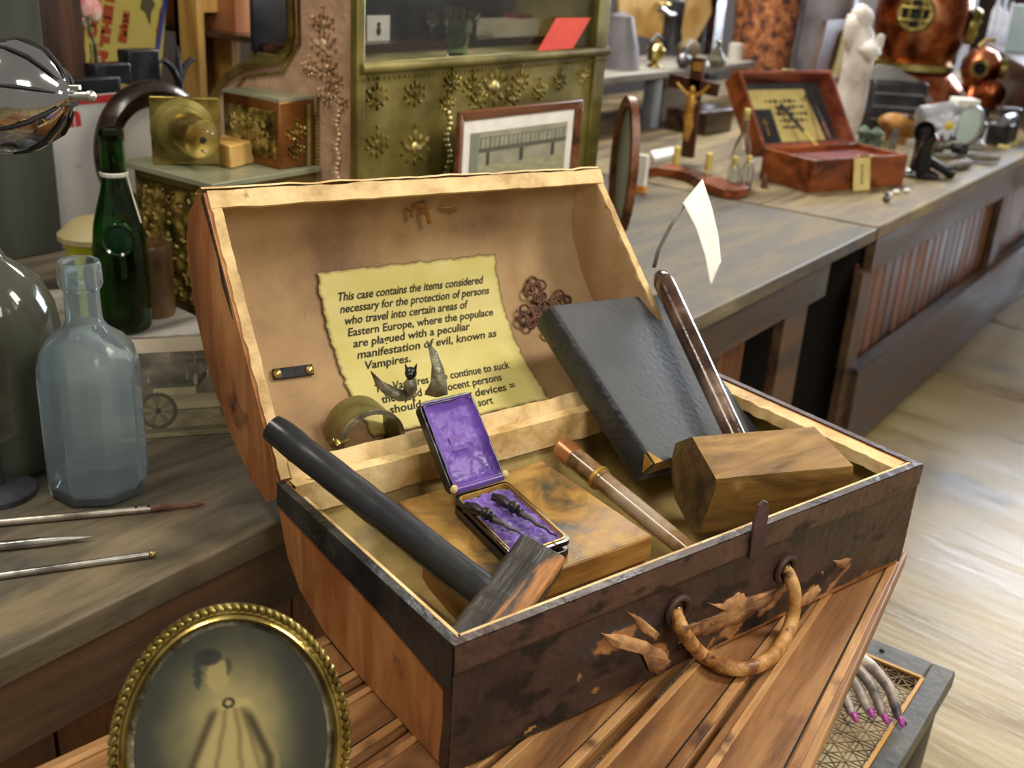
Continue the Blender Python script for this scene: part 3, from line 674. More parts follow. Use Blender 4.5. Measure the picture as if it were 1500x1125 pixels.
# ---------------- purple lined jewel case
def jewel():
    zt=-.018; zb=-.0425
    BL=Lz(664,727,zt); BR=Lz(742,704,zt); FR=Lz(838,790,zt); FLc=BL+FR-BR
    t=thing('jewel_case','small black clamshell case lined with purple satin, open on the wooden box','jewel case',(BL+FR)/2-EZ*.025)
    e=(BR-BL).normalized(); f=(FLc-BL).normalized()
    def rr(P,h,n,r,k=6):
        # rounded rect from 4 corners
        out=[]
        m=len(P)
        for i in range(m):
            p=P[i]; a=(P[i-1]-p).normalized(); b=(P[(i+1)%m]-p).normalized()
            for j in range(k+1):
                u=j/k; q=(p+a*r)*(1-u)**2+p*(2*u*(1-u))+(p+b*r)*u*u; out.append(q)
        return out
    P=rr([BL,BR,FR,FLc],0,0,.010)
    dn=EZ*-(zt-zb)
    mb=MB(); mb.prism([p+dn for p in P],-dn*.45); mb.build('base_shell',M['black'],t,bevel=.002)
    cen=(BL+FR)/2
    def shr(P,k): return [p+(cen-p).normalized()*k for p in P]
    def ringm(P,a,b,z0,z1,m,nm,par=t):
        mb=MB(); n=len(P); o1=[p+(cen-p).normalized()*a for p in P]; o2=[p+(cen-p).normalized()*b for p in P]
        vs=[p+EZ*z0 for p in o1]+[p+EZ*z1 for p in o1]+[p+EZ*z1 for p in o2]+[p+EZ*z0 for p in o2]; fs=[]
        for i in range(n):
            j=(i+1)%n
            for k in range(4): fs.append((k*n+i,k*n+j,((k+1)%4)*n+j,((k+1)%4)*n+i))
        mb.add(vs,fs); return mb.build(nm,m,par)
    ringm(P,0,.006,-.006,0,M['black'],'rim'); ringm(P,.006,.0085,-.006,.001,M['gold'],'gilt_line')
    mb=MB(); A0,B0,C0,D0=[p+(cen-p).normalized()*.010 for p in (BL,BR,FR,FLc)]
    mb.grid(lambda s,u:(A0.lerp(B0,s)).lerp(D0.lerp(C0,s),u)+EZ*(-.005+.004*fb(s*7,u*12,2)),40,60); mb.build('satin_cushion',M['purplec'],t,sharp=180)
    # lid
    HL=BL+EZ*.001; HR=BR+EZ*.001
    HLp=Lz(655,714,zt+.012); 
    H0=BL-f*.004+EZ*.003; H1=BR-f*.004+EZ*.003
    TL=onpl(600,592,H0+e*.002,e); TR=onpl(703,571,H1,e)
    TLl=TL
    v=((TL-H0)+(TR-H1))/2; TL=H0+v; TR=H1+v
    nrm=e.cross(v).normalized()
    if nrm.dot(FW)<0: nrm=-nrm   # points away from viewer
    v=v.normalized()*min(v.length,.19); TL=H0+v;TR=H1+v
    Q=rr([H0,H1,TR,TL],0,0,.012)
    cl=(H0+TR)/2
    mb=MB(); n=len(Q); sh=lambda P,k,d:[p+(cl-p).normalized()*k+nrm*d for p in P]
    rings=[sh(Q,0,0),sh(Q,.0,.014),sh(Q,.006,.020),sh(Q,.0075,.012),sh(Q,.0075,0)]
    vs=[]; fs=[]
    for rg in rings: vs+=rg
    for k in range(4):
        if k==2: continue
        for i in range(n): j=(i+1)%n; fs.append((k*n+i,k*n+j,(k+1)*n+j,(k+1)*n+i))
    for i in range(n): j=(i+1)%n; fs.append((4*n+i,4*n+j,j,i))
    fs.append(tuple(range(2*n,3*n)))
    mb.add(vs,fs); mb.build('lid_shell',M['black'],t,bevel=.0008)
    e2=(H1-H0); 
    mb=MB()
    def sat(s,u):
        m=.045; s1=m+s*(1-2*m); u1=.03+u*.94
        b=min(s,1-s)*2; b2=min(u,1-u)*2
        dpth=.010*min(1,b*4)**.5*min(1,b2*5)**.5+.0015*fb(s*3,u*5,1)*2-.003
        return H0+e2*s1+v*u1+nrm*dpth
    mb.grid(sat,40,60); mb.build('satin_lining',M['purple'],t,sharp=180)
    mb=MB(); mb.grid(lambda s,u:H0+e2*(.33+.3*s)+v*(.42+.16*u+.0*s)+nrm*.0052,2,2); mb.build('satin_label',mat('faded_label',['5c3890','7a58a8'],scale=30,rough=.6),t)
    mb=MB(); mb.tube([H0+e*.006+EZ*.002,H1-e*.006+EZ*.002],.0055,12); mb.build('hinge_roll',M['purple'],t)
    for p in (H0+e*.002,H1-e*.002):
        mb=MB(); mb.ball(p+EZ*.004-nrm*.002,(.006,.005,.006),10); mb.build('hinge_clasp',M['ivory'],t)
    # two carved hat pins
    def pin(a,b,lab):
        A=Lz(*a,-.012); B=Lz(*b,-.012); tt=thing('carved_spike',lab,'spike',(A+B)/2-EZ*.006,'carved spikes in the purple case')
        d=(B-A); l=d.length; d.normalize()
        mb=MB(); mb.tube([A,A+d*.15*l,A+d*.25*l,A+d*.32*l],[.003,.008,.006,.004],10); mb.ball(A+d*.34*l+EZ*.002,.0085,12); mb.ball(A+d*.44*l,.006,10); mb.tube([A-EZ*.0+d*.05*l+d.cross(EZ)*.008,A+d*.2*l],[.002,.005],8)
        mb.tube([A+d*.05*l-d.cross(EZ)*.009,A+d*.2*l],[.002,.005],8); mb.build('carved_head',M['jet'],tt)
        mb=MB(); n=14; mb.tube([A+d*l*(.45+.55*i/n)+d.cross(EZ)*.0015*sin(i*1.2) for i in range(n+1)],[.0045*(1-.85*i/n) for i in range(n+1)],8); mb.build('tapered_point',M['silver'],tt)
    pin((682,738),(775,788),'carved black-headed silver spike on purple satin, nearer the left rim')
    pin((722,725),(816,786),'carved black-headed silver spike on purple satin, nearer the right rim')
jewel()

# ---------------- gilt plate inside left end
q=[Lz(492,758,-.095),Lz(560,770,-.115),Lz(668,893,-.115),Lz(652,918,-.095)]
def lcl(p): p=p-O; return (p.dot(EX),p.dot(EY),p.z)
mb=MB(); mb.hexa([L(.018,-.37,-.130),L(.135,-.37,-.142),L(.135,-.05,-.142),L(.018,-.05,-.120)],[L(.018,-.37,-.126),L(.135,-.37,-.138),L(.135,-.05,-.138),L(.018,-.05,-.116)])
o=mb.build('gilt_plate',M['plate'],bevel=.001); tag(o,'shiny pale gold plate on the case floor beside the left wall','plate')

# ---------------- left mallet
def mallet_left():
    ea=L(.035,-.332,-.040); eb=L(.19,-.262,.004); E=Lz(399,626,.088)
    A=(eb-ea).normalized(); mid=(ea+eb)/2; H=(mid-E); H=(H-A*H.dot(A)).normalized(); N=A.cross(H).normalized()
    if N.z<0: N=-N
    HH=.031; HT=.022; S=mid-N*HT+H*.006
    t=thing('wooden_mallet','dark ebony-handled mallet with a striped wooden head leaning on the left rim','mallet',S-EZ*.05)
    n=30; mb=MB()
    mb.tube([E.lerp(S,i/n)+N*.0015*fb(i*.3,1) for i in range(n+1)],[(.0185+.0045*(1-i/n)*0+.003*(i/n)) *(.9 if i==0 else 1)+.0006*fb(i*.5,2) for i in range(n+1)],24); mb.build('handle',M['ebony'],t,sharp=50)
    c=mid-N*HT+H*HH; mb=MB(); la=(eb-ea).length*1.02
    # irregular hewn block
    b=[]; 
    def cr_(sa,sh,sn,off=0): return c+A*(la/2*sa)+H*(HH*sh)+N*(HT*sn)
    ns=16; prof=[(-1,-.7),(-.8,-1),(.8,-1),(1,-.75),(1,.8),(.85,1),(-.85,1),(-1,.8)]
    vs=[];fs=[]
    for i in range(ns+1):
        s=-1+2*i/ns
        for (h,k) in prof:
            w=.05*fb(s*3,h*2,k)
            vs.append(cr_(s*(1 if 0<i<ns else 1+.02*fb(h*3,k*3)),h*(1+w),k*(1+w)))
    m=len(prof)
    for i in range(ns):
        for j in range(m): fs.append((i*m+j,i*m+(j+1)%m,(i+1)*m+(j+1)%m,(i+1)*m+j))
    fs+=[tuple(range(m))[::-1],tuple(range(ns*m,ns*m+m))]
    mb.add(vs,fs); mb.build('head',M['striped'],t,bevel=.002,sharp=30)
mallet_left()

# ---------------- horn tube
def horn():
    a=L(.446,-.045,-.030); b=L(.452,-.375,-.085)
    a=Lz(822,655,-.030); b=Lz(1022,818,-.085)
    t=thing('horn_tube','mottled brown horn tube with a copper cap beside the wooden boxes','tube',b-EZ*.02)
    d=(b-a).normalized(); l=(b-a).length; mb=MB(); 
    mb.tube([a+d*.03,a+d*.09,a+d*.091,b],[.0165,.0165,.0150,.0135],24); mb.build('shaft',M['horn'],t,sharp=40)
    mb=MB(); mb.lathe([(0,-.002),(.0155,0),(.0178,.002),(.0178,.030),(.0165,.031)],a,d,24); mb.build('cap',M['horncap'],t)
    mb=MB(); mb.lathe([(.0175,.078),(.0185,.080),(.0185,.084),(.0165,.085)],a,d,24); mb.build('collar',M['gold'],t)
horn()

# ---------------- black book
def book():
    s=.95; CL=V(((CAM-O).dot(EX),(CAM-O).dot(EY),CAM.z-O.z))
    p0=V((.5467,-.0884,-.1044)); a=V((.9901,.1012,-.0968)); b=V((-.0287,.823,.5673)); c=V((.1371,-.5589,.8178)); D=(.2862,.3116,.0538)
    p0=CL+(p0-CL)*s; D=[k*s for k in D]
    W=lambda v: EX*v.x+EY*v.y+EZ*v.z
    P=O+W(p0); a=W(a).normalized(); b=W(b).normalized(); c=W(c).normalized()
    t=thing('black_book','thick black clothbound book leaning back out of the case','book',P)
    w,h,k=D
    def bx(x0,x1,y0,y1,z0,z1): 
        q=[P+a*x0+b*y0+c*z0,P+a*x1+b*y0+c*z0,P+a*x1+b*y1+c*z0,P+a*x0+b*y1+c*z0]; return q,[p+c*(z1-z0) for p in q]
    mb=MB(); mb.hexa(*bx(.004,w-.006,.006,h-.006,.004,k-.004)); mb.build('page_block',M['pages'],t)
    mb=MB(); mb.hexa(*bx(.004,w,0,h,k-.005,k)); mb.build('front_cover',M['bible'],t,bevel=.002)
    mb=MB(); mb.hexa(*bx(.004,w,0,h,0,.005)); mb.build('back_cover',M['bible'],t,bevel=.002)
    n=8; prof=[]
    for i in range(n+1):
        th=pi*i/n; prof.append((.006-.008*sin(th),k/2-k/2*cos(th)))
    prof+= [(.010,k),(.010,0)]
    mb=MB(); mb.prism([P+a*x+c*z for x,z in prof],b*h); mb.build('spine',M['biblespine'],t,sharp=60)
    mb=MB(); mb.prism([P+a*.003+c*(k+.0008),P+a*.022+c*(k+.0008),P+a*.003+b*.022+c*(k+.0008)],c*.0008)
    mb.prism([P+a*-.0025+b*.001+c*(k*.55),P+a*-.0005+b*.001+c*(k*1.0),P+a*-.001+b*.020+c*(k*.97)],a*-.0008); mb.build('gilt_corner',M['gold'],t)
book()

# ---------------- right mallet with tag
def mallet_right():
    c4=dict(a=L(.53,-.205,.03),b=L(.70,-.262,.03))
    tA=Lz(1014,640,.030); tB=Lz(1183,626,.030)
    X=(tB-tA); X.z=0; l=X.length; X.normalize()
    fA=Lz(1037,702,.005)   # near left ridge
    Yd=(fA-tA); Yd=Yd-X*Yd.dot(X); w=Yd.length; Yd.normalize()
    Zd=X.cross(Yd).normalized()
    if Zd.z<0: Zd=-Zd
    t=thing('wooden_mallet','big hewn wooden mallet with polished brown handle standing beside the black book','mallet',tA+X*l/2+Yd*w/2-EZ*.13)
    h=.115; L0=l*1.06
    prof=[(0,0),(w,-.001),(w*1.10,-.02),(w*1.08,-h+.015),(w*.85,-h),(.01,-h),(-.030,-h*.72),(-.034,-h*.38)]
    ns=18; vs=[];fs=[]; m=len(prof)
    for i in range(ns+1):
        s=i/ns
        for j,(y,z) in enumerate(prof):
            k=.003*fb(s*5,j*1.7,0)
            vs.append(tA+X*(L0*s*(1+.10*(y/w)))+Yd*(y+k)+Zd*(z+k*.6))
    mb=MB()
    for i in range(ns):
        for j in range(m): fs.append((i*m+j,i*m+(j+1)%m,(i+1)*m+(j+1)%m,(i+1)*m+j))
    mb.add(vs,fs); mb.mi=1; mb.add(vs[:m],[tuple(range(m))[::-1]]); mb.add(vs[-m:],[tuple(range(m))])
    mb.build('head',[M['oldwood'],M['endgrain']],t,bevel=0,sharp=28)
    # handle: leaves the back of the head at right angles to its length
    B0=Lz(1082,650,-.01)+Yd*-.0
    n0=X
    Tp=onpl(967,402,B0-X*.0,(X*.90+EY*.02).normalized())
    d=(Tp-B0); ll=d.length; d.normalize()
    mb=MB(); n=20; rad=[]
    pts=[B0-d*.04+d*((ll+.04)*i/n) for i in range(n+1)]
    for i in range(n+1):
        s=i/n; rad.append(.0155+.0025*s)
    rad[-1]=.011; pts.append(Tp+d*.006); rad.append(.004)
    mb.tube(pts,rad,20); mb.build('handle',mat('handle_rosewood',['24130c','4c3226','8a7262'],scale=10,stretch=(1,1,1),rough=.2,bump=.1,coat=.6,pos=[.38,.5,.7]),t,sharp=60)
    # tag hanging by a tape loop
    t2=thing('price_tag','blank white paper tag standing on a grey tape loop at the mallet handle','tag',Tp)
    S0=Tp-d*.015-FW*.016
    dp=(Tp-CAM).dot(FW)
    R=[dpt(958,392,dp),dpt(965,365,dp-.01),dpt(983,330,dp-.02),dpt(1003,300,dp-.02)]
    mb=MB(); vs=[];fs=[]
    for p in R: vs+=[p-RC*.0035,p+RC*.0035+FW*.003]
    for i in range(3): fs.append((2*i,2*i+1,2*i+3,2*i+2))
    mb.add(vs,fs); mb.build('tape',mat('grey_tape',['6a645c','8a8278'],scale=20,rough=.6),t2,solid=.0008)
    def tg(s,u):
        l=[(1000,297),(1020,335),(1033,375),(1041,420)]; r=[(1029,262),(1043,305),(1052,345),(1056,383)]
        k=min(int(u*3),2); f=u*3-k
        a=V(l[k]).lerp(V(l[k+1]),f); b=V(r[k]).lerp(V(r[k+1]),f); q=a.lerp(b,s)
        return dpt(q.x,q.y,dp-.02+.03*s-.012*sin(u*pi))
    mb=MB(); mb.grid(tg,8,18); mb.build('card',M['paper'],t2,solid=.0006)
mallet_right()

# ============================================================ CANE STOOL AND HAND
def stool():
    z=.45; x0,x1,y0,y1=1.10,1.752,.238,.76
    t=thing('cane_seat_stool','grey-framed stool with a woven cane seat standing beside the planked bench','stool',((x0+x1)/2,(y0+y1)/2,0))
    fw=.062
    fy=.040
    for a,b in (((x0,y0),(x1,y0+fy)),((x0,y1-fw),(x1,y1)),((x0,y0+fy),(x0+fw,y1-fw)),((x1-fw,y0+fy),(x1,y1-fw))):
        mb=MB(); mb.box(((a[0]+b[0])/2,(a[1]+b[1])/2,z-.014),(b[0]-a[0],b[1]-a[1],.034)); mb.build('seat_rail',M['seatw'],t,bevel=.004)
    zz=z-.002; p=.030; ix0,ix1,iy0,iy1=x0+fw,x1-fw,y0+fy,y1-fw
    mb=MB(); w=.0022
    def st(a,b,k): mb.bar(V((a[0],a[1],zz+k)),V((b[0],b[1],zz+k)),w,.0010)
    x=ix0
    while x<ix1:
        for o_ in (0,.0075): st((x+o_,iy0),(x+o_,iy1),0)
        x+=p
    y=iy0
    while y<iy1:
        for o_ in (0,.0075): st((ix0,y+o_),(ix1,y+o_),.001)
        y+=p
    W=ix1-ix0; Hh=iy1-iy0; k=-Hh
    while k<W:
        for sg,zk in ((1,.002),(-1,.003)):
            a0=max(0,-k); b0=min(Hh,W-k)
            if b0>a0:
                if sg>0: st((ix0+k+a0,iy0+a0),(ix0+k+b0,iy0+b0),zk)
                else: st((ix0+k+a0,iy1-a0),(ix0+k+b0,iy1-b0),zk)
        k+=p
    mb.build('cane_weave',M['cane'],t,smooth=False)
    mb=MB()
    for a,b in (((ix0,iy0),(ix1,iy0)),((ix1,iy0),(ix1,iy1)),((ix1,iy1),(ix0,iy1)),((ix0,iy1),(ix0,iy0))): mb.bar(V((*a,z+.004)),V((*b,z+.004)),.006,.004)
    mb.build('cane_spline',M['caneedge'],t)
    for x in (x0+.03,x1-.03):
        for y in (y0+.03,y1-.03):
            mb=MB(); mb.tube([V((x,y,0)),V((x,y,.2)),V((x,y,z-.03))],[.014,.018,.02],14); mb.build('leg',M['seatw'],t)
    for p in ((1.30,y0+.03),(1.55,y0+.028),(x1-.03,.36),(x1-.028,.55),(1.66,y0+.045)):
        mb=MB(); mb.lathe([(0,0),(.005,0),(.004,.002),(0,.003)],V((p[0],p[1],z+.0035)),n=10); mb.build('nail',M['dark'],t)
stool()
def skin_obj(name, verts, edges, radii, m, parent, root=0, sub=2):
    org=parent_world(parent); me=bpy.data.meshes.new(name); me.from_pydata([tuple(V(v)-org) for v in verts],edges,[]); me.materials.append(m)
    o=bpy.data.objects.new(name,me); col.objects.link(o); o.parent=parent
    o.modifiers.new('k','SKIN'); sv=me.skin_vertices[0].data if me.skin_vertices else None
    if sv is None:
        me.skin_vertices.new() if hasattr(me.skin_vertices,'new') else None
    if me.skin_vertices:
        for i,r in enumerate(radii):
            me.skin_vertices[0].data[i].radius=(r,r) if not isinstance(r,tuple) else r
            me.skin_vertices[0].data[i].use_root=(i==root)
    md=o.modifiers.new('d','SUBSURF'); md.levels=sub; md.render_levels=sub
    for p in me.polygons: p.use_smooth=True
    o.modifiers['k'].use_smooth_shade=True
    return o
def hand():
    z=.455
    tips=[Zp(1274,1044,z+.008),Zp(1295,1052,z+.008),Zp(1318,1056,z+.008),Zp(1334,1030,z+.008)]
    mid=[Zp(1256,1006,z+.030),Zp(1278,1006,z+.036),Zp(1304,1010,z+.038),Zp(1324,1000,z+.034)]
    kn=[Zp(1232,978,z+.045),Zp(1248,972,z+.052),Zp(1268,968,z+.055),Zp(1284,964,z+.050)]
    tips=tips[:3]; mid=mid[:3]; kn=kn[:3]
    # fourth finger further inside
    tips.insert(0,Zp(1250,1050,z+.008)); mid.insert(0,Zp(1232,1010,z+.028)); kn.insert(0,Zp(1212,984,z+.040))
    wrist=kn[1].lerp(kn[2],.5)+(kn[1]-mid[1])*1.6-EZ*.02; arm=wrist+(wrist-kn[1])*.8
    t=thing('mannequin_hand','grey-white painted hand with magenta nails resting on the cane seat','hand',wrist-EZ*.03)
    V_=[arm,wrist]; E_=[(0,1)]; R_=[.024,.022]
    pc=wrist.lerp(kn[1].lerp(kn[2],.5),.5); V_.append(pc); E_.append((1,2)); R_.append((.030,.018)); 
    for i in range(4):
        b=len(V_); V_+= [kn[i],kn[i].lerp(mid[i],.5)+EZ*.003,mid[i],mid[i].lerp(tips[i],.55),tips[i]]
        E_+= [(2,b),(b,b+1),(b+1,b+2),(b+2,b+3),(b+3,b+4)]; R_+= [.0115,.0098,.0098,.0088,.0072]
    th=pc+(kn[3]-kn[0])*-.9; b=len(V_); V_+= [wrist.lerp(th,.6),th-EZ*.01,th+(kn[1]-pc)*.5-EZ*.02]; E_+= [(1,b),(b,b+1),(b+1,b+2)]; R_+= [.013,.011,.008]
    skin_obj('hand_surface',V_,E_,R_,M['skin'],t,root=1)
    for i in range(4):
        d=(tips[i]-mid[i]).normalized(); s=d.cross(EZ).normalized(); u=s.cross(d)
        mb=MB(); mb.ball(tips[i]+u*.0035+d*.001,(.011,.0058,.0045),12,(d,s,u)); mb.build('fingernail',M['nail'],t)
hand()

# ============================================================ OVAL PORTRAIT FRAME
def oval():
    C0=dpt(341,1093,1.03)
    bot=None
    n=(CAM-C0).normalized(); n=(n*.75+V((-.4,-.5,.45))).normalized(); n=(CAM-C0).normalized()*1.0
    n=(n - EZ*.28).normalized()
    r=EZ.cross(n).normalized(); u=n.cross(r).normalized()
    # small clockwise roll
    a=radians(-1); r,u=r*cos(a)+u*sin(a),u*cos(a)-r*sin(a)
    sc=1.03/F; A=150*sc; B=186*sc
    low=C0-u*B
    t=thing('oval_portrait_frame','oval brass frame with a rope-twist edge holding a dim portrait photograph','frame',low)
    E=lambda a,ra,rb,h=0: C0+r*(ra*cos(a))+u*(rb*sin(a))+n*h
    N=96
    def ring(prof,m,nm,mi=None):
        mb=MB(); k=len(prof); vs=[];fs=[]
        for i in range(N):
            a=2*pi*i/N
            for (o_,h) in prof: vs.append(E(a,A+o_,B+o_,h))
        for i in range(N):
            for j in range(k): fs.append((i*k+j,i*k+(j+1)%k,((i+1)%N)*k+(j+1)%k,((i+1)%N)*k+j))
        mb.add(vs,fs); return mb.build(nm,m,t,sharp=60)
    ring([(-.002,.0),(-.002,.008),(.001,.012),(.004,.010),(.005,.002),(.014,.001),(.014,-.006),(-.002,-.006)],M['brassb'],'frame_ring')
    mb=MB(); nb=88
    for i in range(nb):
        a=2*pi*i/nb; c=E(a,A+.0105,B+.0105,.004); c2=E(a+.1,A+.0105,B+.0105,.004); tn=(c2-c).normalized(); ou=(c-C0).normalized()
        dx=(tn*.8+ou*.6).normalized(); dy=n.cross(dx)
        mb.ball(c,(.0062,.0034,.0042),8,(dx,dy,n))
    mb.build('rope_edge',M['brass'],t)
    ring([(-.002,-.004),(-.004,-.002),(-.008,-.003),(-.008,-.004)],M['bat'],'inner_mat')
    ol1=(.50,.47,.27); ol2=(.40,.37,.22); dkk=(.20,.20,.14)
    def pic(s,tt): # s,t in -1..1
        x,y=s,tt
        rad=sqrt(x*x+y*y)
        base=mixc((.68,.63,.42),(.24,.25,.21),sst(.20,.98,sqrt((x*1.15)**2+((y-.05)*.85)**2)+.12*fb(x*2,y*2,5)))
        # body: dress
        w=min(.46,.17+.55*(.40-y)) if y<.40 else 0
        fig=0
        if y<.38: fig=(1-sst(w-.06,w+.02,abs(x-.02)))
        c=mixc(base,(.74,.67,.44),fig*.85)
        # sleeves
        sl=math.exp(-((x+w-.05)/.05)**2)*(1-sst(.25,.36,y)); c=mixc(c,(.30,.27,.17),sl*.9)
        sl=math.exp(-((x-w+.09)/.06)**2)*(1-sst(.2,.34,y)); c=mixc(c,(.24,.22,.14),sl*.9)
        # folds
        for fx,k in ((-.06,-.22),(.04,.10),(.10,.34)):
            c=mixc(c,(.40,.35,.20),.5*math.exp(-((x-fx-k*(.3-y)-.03*fb(y*3,fx*9))/.03)**2)*(1 if y<.3 else 0))
        # head
        hd=1-sst(.85,1.05,sqrt(((x+.13)/.12)**2+((y-.58)/.15)**2)); c=mixc(c,(.68,.62,.40),hd)
        # dark hat
        hat=1-sst(.8,1.05,sqrt(((x+.22)/.15)**2+((y-.74)/.075)**2)); c=mixc(c,(.20,.21,.19),hat*.9)
        hat=1-sst(.7,1.0,sqrt(((x+.33)/.05)**2+((y-.62)/.16)**2)); c=mixc(c,(.22,.23,.20),hat*.9)
        hat=1-sst(.7,1.0,sqrt(((x+.02)/.03)**2+((y-.66)/.10)**2)); c=mixc(c,(.28,.27,.20),hat*.8)
        br=abs(sqrt(((x+.03)/.05)**2+((y-.35)/.035)**2)-1); c=mixc((.22,.20,.13),c,sst(.15,.5,br))
        return c
    mb=MB(); nr=70; na=140; vs=[C0+n*-.003]; cc=[lin(pic(0,0))]; fs=[]
    for i in range(1,nr+1):
        for j in range(na):
            a=2*pi*j/na; k=i/nr; vs.append(C0+r*((A-.006)*k*cos(a))+u*((B-.006)*k*sin(a))+n*(-.003)); cc.append(lin(pic(k*cos(a),k*sin(a))))
    for j in range(na): fs.append((0,1+j,1+(j+1)%na))
    for i in range(nr-1):
        for j in range(na): fs.append((1+i*na+j,1+(i+1)*na+j,1+(i+1)*na+(j+1)%na,1+i*na+(j+1)%na))
    mb.add(vs,fs); mb.c=cc; mb.build('portrait_photo',colmat('portrait_print',.35,.3),t,smooth=False)
    # easel strut behind
    mb=MB(); foot=V((low.x,low.y,SZ))+(-n*V((1,1,0))).normalized()*.10 if False else None
    hd=-V((n.x,n.y,0)).normalized(); mb.bar(C0-n*.008+u*.02,V((C0.x,C0.y,SZ))+hd*.09,.02,.004,up=n); mb.build('easel_strut',M['brass'],t)
    return low
LOW=oval()

# ============================================================ COUNTER: LEFT FOREGROUND
def blue_bottle():
    b=Zp(147,716); k=(b-CAM).dot(FW)/F
    t=thing('glass_bottle','pale blue eight-sided glass bottle standing on the near counter','bottle',b)
    R=.066; n=8; H=.205
    def prof(rs): return rs
    # octagonal body morphing to round neck
    mb=MB(); N=48; vs=[];fs=[]
    levels=[(0,.0,1),(.058,0,1),(.064,.006,1),(.066,.02,1),(.066,.165,1),(.0655,.185,.7),(.060,.207,.3),(.048,.224,.1),(.031,.236,0),(.0235,.246,0),(.0225,.26,0),(.0222,.290,0),(.0255,.293,0),(.0275,.298,0),(.0275,.312,0),(.0265,.324,0),(.0245,.328,0),(.0195,.327,0),(.0185,.30,0),(.0185,.25,0),(.028,.232,0),(.044,.219,.1),(.056,.203,.3),(.0615,.183,.7),(.062,.165,1),(.062,.022,1),(.055,.012,1),(0,.010,1)]
    for r_,h,oc in levels:
        for j in range(N):
            a=2*pi*j/N; o8=cos(pi/8)/cos(((a+pi/8)%(pi/4))-pi/8); rr=r_*((1-oc)+oc*o8)
            vs.append(b+V((cos(a)*rr,sin(a)*rr,h)))
    k=len(levels)
    for i in range(k-1):
        for j in range(N): fs.append((i*N+j,i*N+(j+1)%N,(i+1)*N+(j+1)%N,(i+1)*N+j))
    mb.add(vs,fs); mb.build('bottle_body',M['bluegl'],t,sharp=30)
    o=bpy.context.scene.objects
    return t
blue_bottle()
def lathe_glass(t,name,b,outer,th,m,n=40):
    inner=[(max(r-th,.0005),h) for r,h in outer[::-1] if h>outer[1][1]+.004]
    inner=inner+[(max(outer[1][0]-th*1.5,.0005),outer[1][1]+.008),(0,outer[1][1]+.008)]
    mb=MB(); mb.lathe(outer+inner,b,n=n); return mb.build(name,m,t,sharp=60)
def green_bottle():
    b=Zp(185,480,CT+.018); t=thing('glass_bottle','dark green champagne bottle with a wire round its neck behind the blue bottle','bottle',b)
    s=1.0
    outer=[(0,0),(.040,0),(.047,.006),(.049,.02),(.049,.12),(.048,.16),(.043,.20),(.034,.235),(.026,.262),(.022,.285),(.0205,.35),(.0225,.352),(.0225,.366),(.021,.372),(.0175,.372)]
    lathe_glass(t,'bottle_body',b,outer,.0035,M['greengl'])
    mb=MB(); mb.lathe([(.0185,.352),(.0185,.370),(.006,.3705)],b,n=20)
    mb.build('dark_mouth',M['blackm'],t)
    mb=MB(); mb.lathe([(.0235,.288),(.0250,.290),(.0250,.295),(.0235,.297)],b,n=30,closed=True)
    d=RC; mb.tube([b+d*.024+EZ*.29-FW*.004,b+d*.034+EZ*.25-FW*.010,b+d*.047+EZ*.20-FW*.014],.0016,6); mb.build('neck_wire',mat('pale_string',['b0ada0','d8d4c8'],scale=30,rough=.6),t)
    c=b+EZ*.165-FW*.042+RC*.014; nn=(-FW*V((1,1,0))).normalized()
    mb=MB(); mb.lathe([(0,.006),(.018,.007),(.024,.006),(.028,.010),(.031,.004),(.031,-.004)],c,(nn+RC*.3).normalized(),28); mb.build('glass_seal',mat('seal_glass',['0c2410','16381a'],scale=8,rough=.12,bump=0),t)
green_bottle()
def jug():
    b=Zp(8,668); b.z=CT; t=thing('glass_jug','large dark smoky glass jug at the left end of the counter','jug',b)
    outer=[(0,0),(.085,0),(.093,.008),(.095,.03),(.095,.20),(.090,.235),(.075,.268),(.052,.290),(.034,.303),(.027,.318),(.025,.35),(.026,.37),(.033,.376),(.033,.386),(.026,.390),(.021,.389)]
    outer=[(r*.98,h*.98) for r,h in outer]
    lathe_glass(t,'jug_body',b,outer,.004,M['smoke'],48)
    mb=MB(); mb.lathe([(0,.009),(.084,.009),(.088,.10),(.086,.13),(0,.131)],b,n=40); mb.build('liquid',glass('dark_liquid','54503a',.1,1.33),t)
jug()
def rods():
    for a,b,ra,lab,tip in (((-60,771),(300,738),.0050,'long steel rod with a bored rusty tip, uppermost of three on the counter',1),((-60,806),(135,786),.0062,'pointed silver steel rod, the shortest reaching in of three on the counter',2),((-60,852),(230,811),.0046,'thin pale steel rod with a ball end, lowest of three on the counter',3)):
        A=Zp(*a,CT+ra); B=Zp(*b,CT+ra); d=(B-A).normalized(); l=(B-A).length
        t=thing('steel_rod',lab,'rod',(A+B)/2-EZ*ra,'steel rods on the near counter')
        if tip==2: mb=MB(); mb.tube([A,B-d*.06,B-d*.03,B],[ra,ra,ra*.75,.0008],14); mb.build('shaft',M['steel'],t)
        elif tip==1:
            mb=MB(); mb.tube([A,B-d*.075,B-d*.07],[ra,ra,ra*.9],14); mb.build('shaft',mat('warm_steel',['8a7a68','d0c6ba'],scale=14,rough=.3,metal=.9,bump=.05),t)
            mb=MB(); mb.tube([B-d*.072,B-d*.05,B-d*.03,B-d*.012,B],[ra*.9,ra*.95,ra*.7,ra*.75,.001],10); mb.build('rusty_tip',M['rust'],t)
            for k in (.072,.088): mb=MB(); mb.ball(B-d*k+EZ*ra*.8,(.003,.003,.0015),8); mb.build('bored_hole',M['blackm'],t)
        else:
            mb=MB(); mb.tube([A,B-d*.01],[ra,ra],14); mb.build('shaft',M['steel'],t)
            mb=MB(); mb.ball(B-d*.006,ra*1.15,12); mb.build('ball_end',M['brass'],t)
rods()
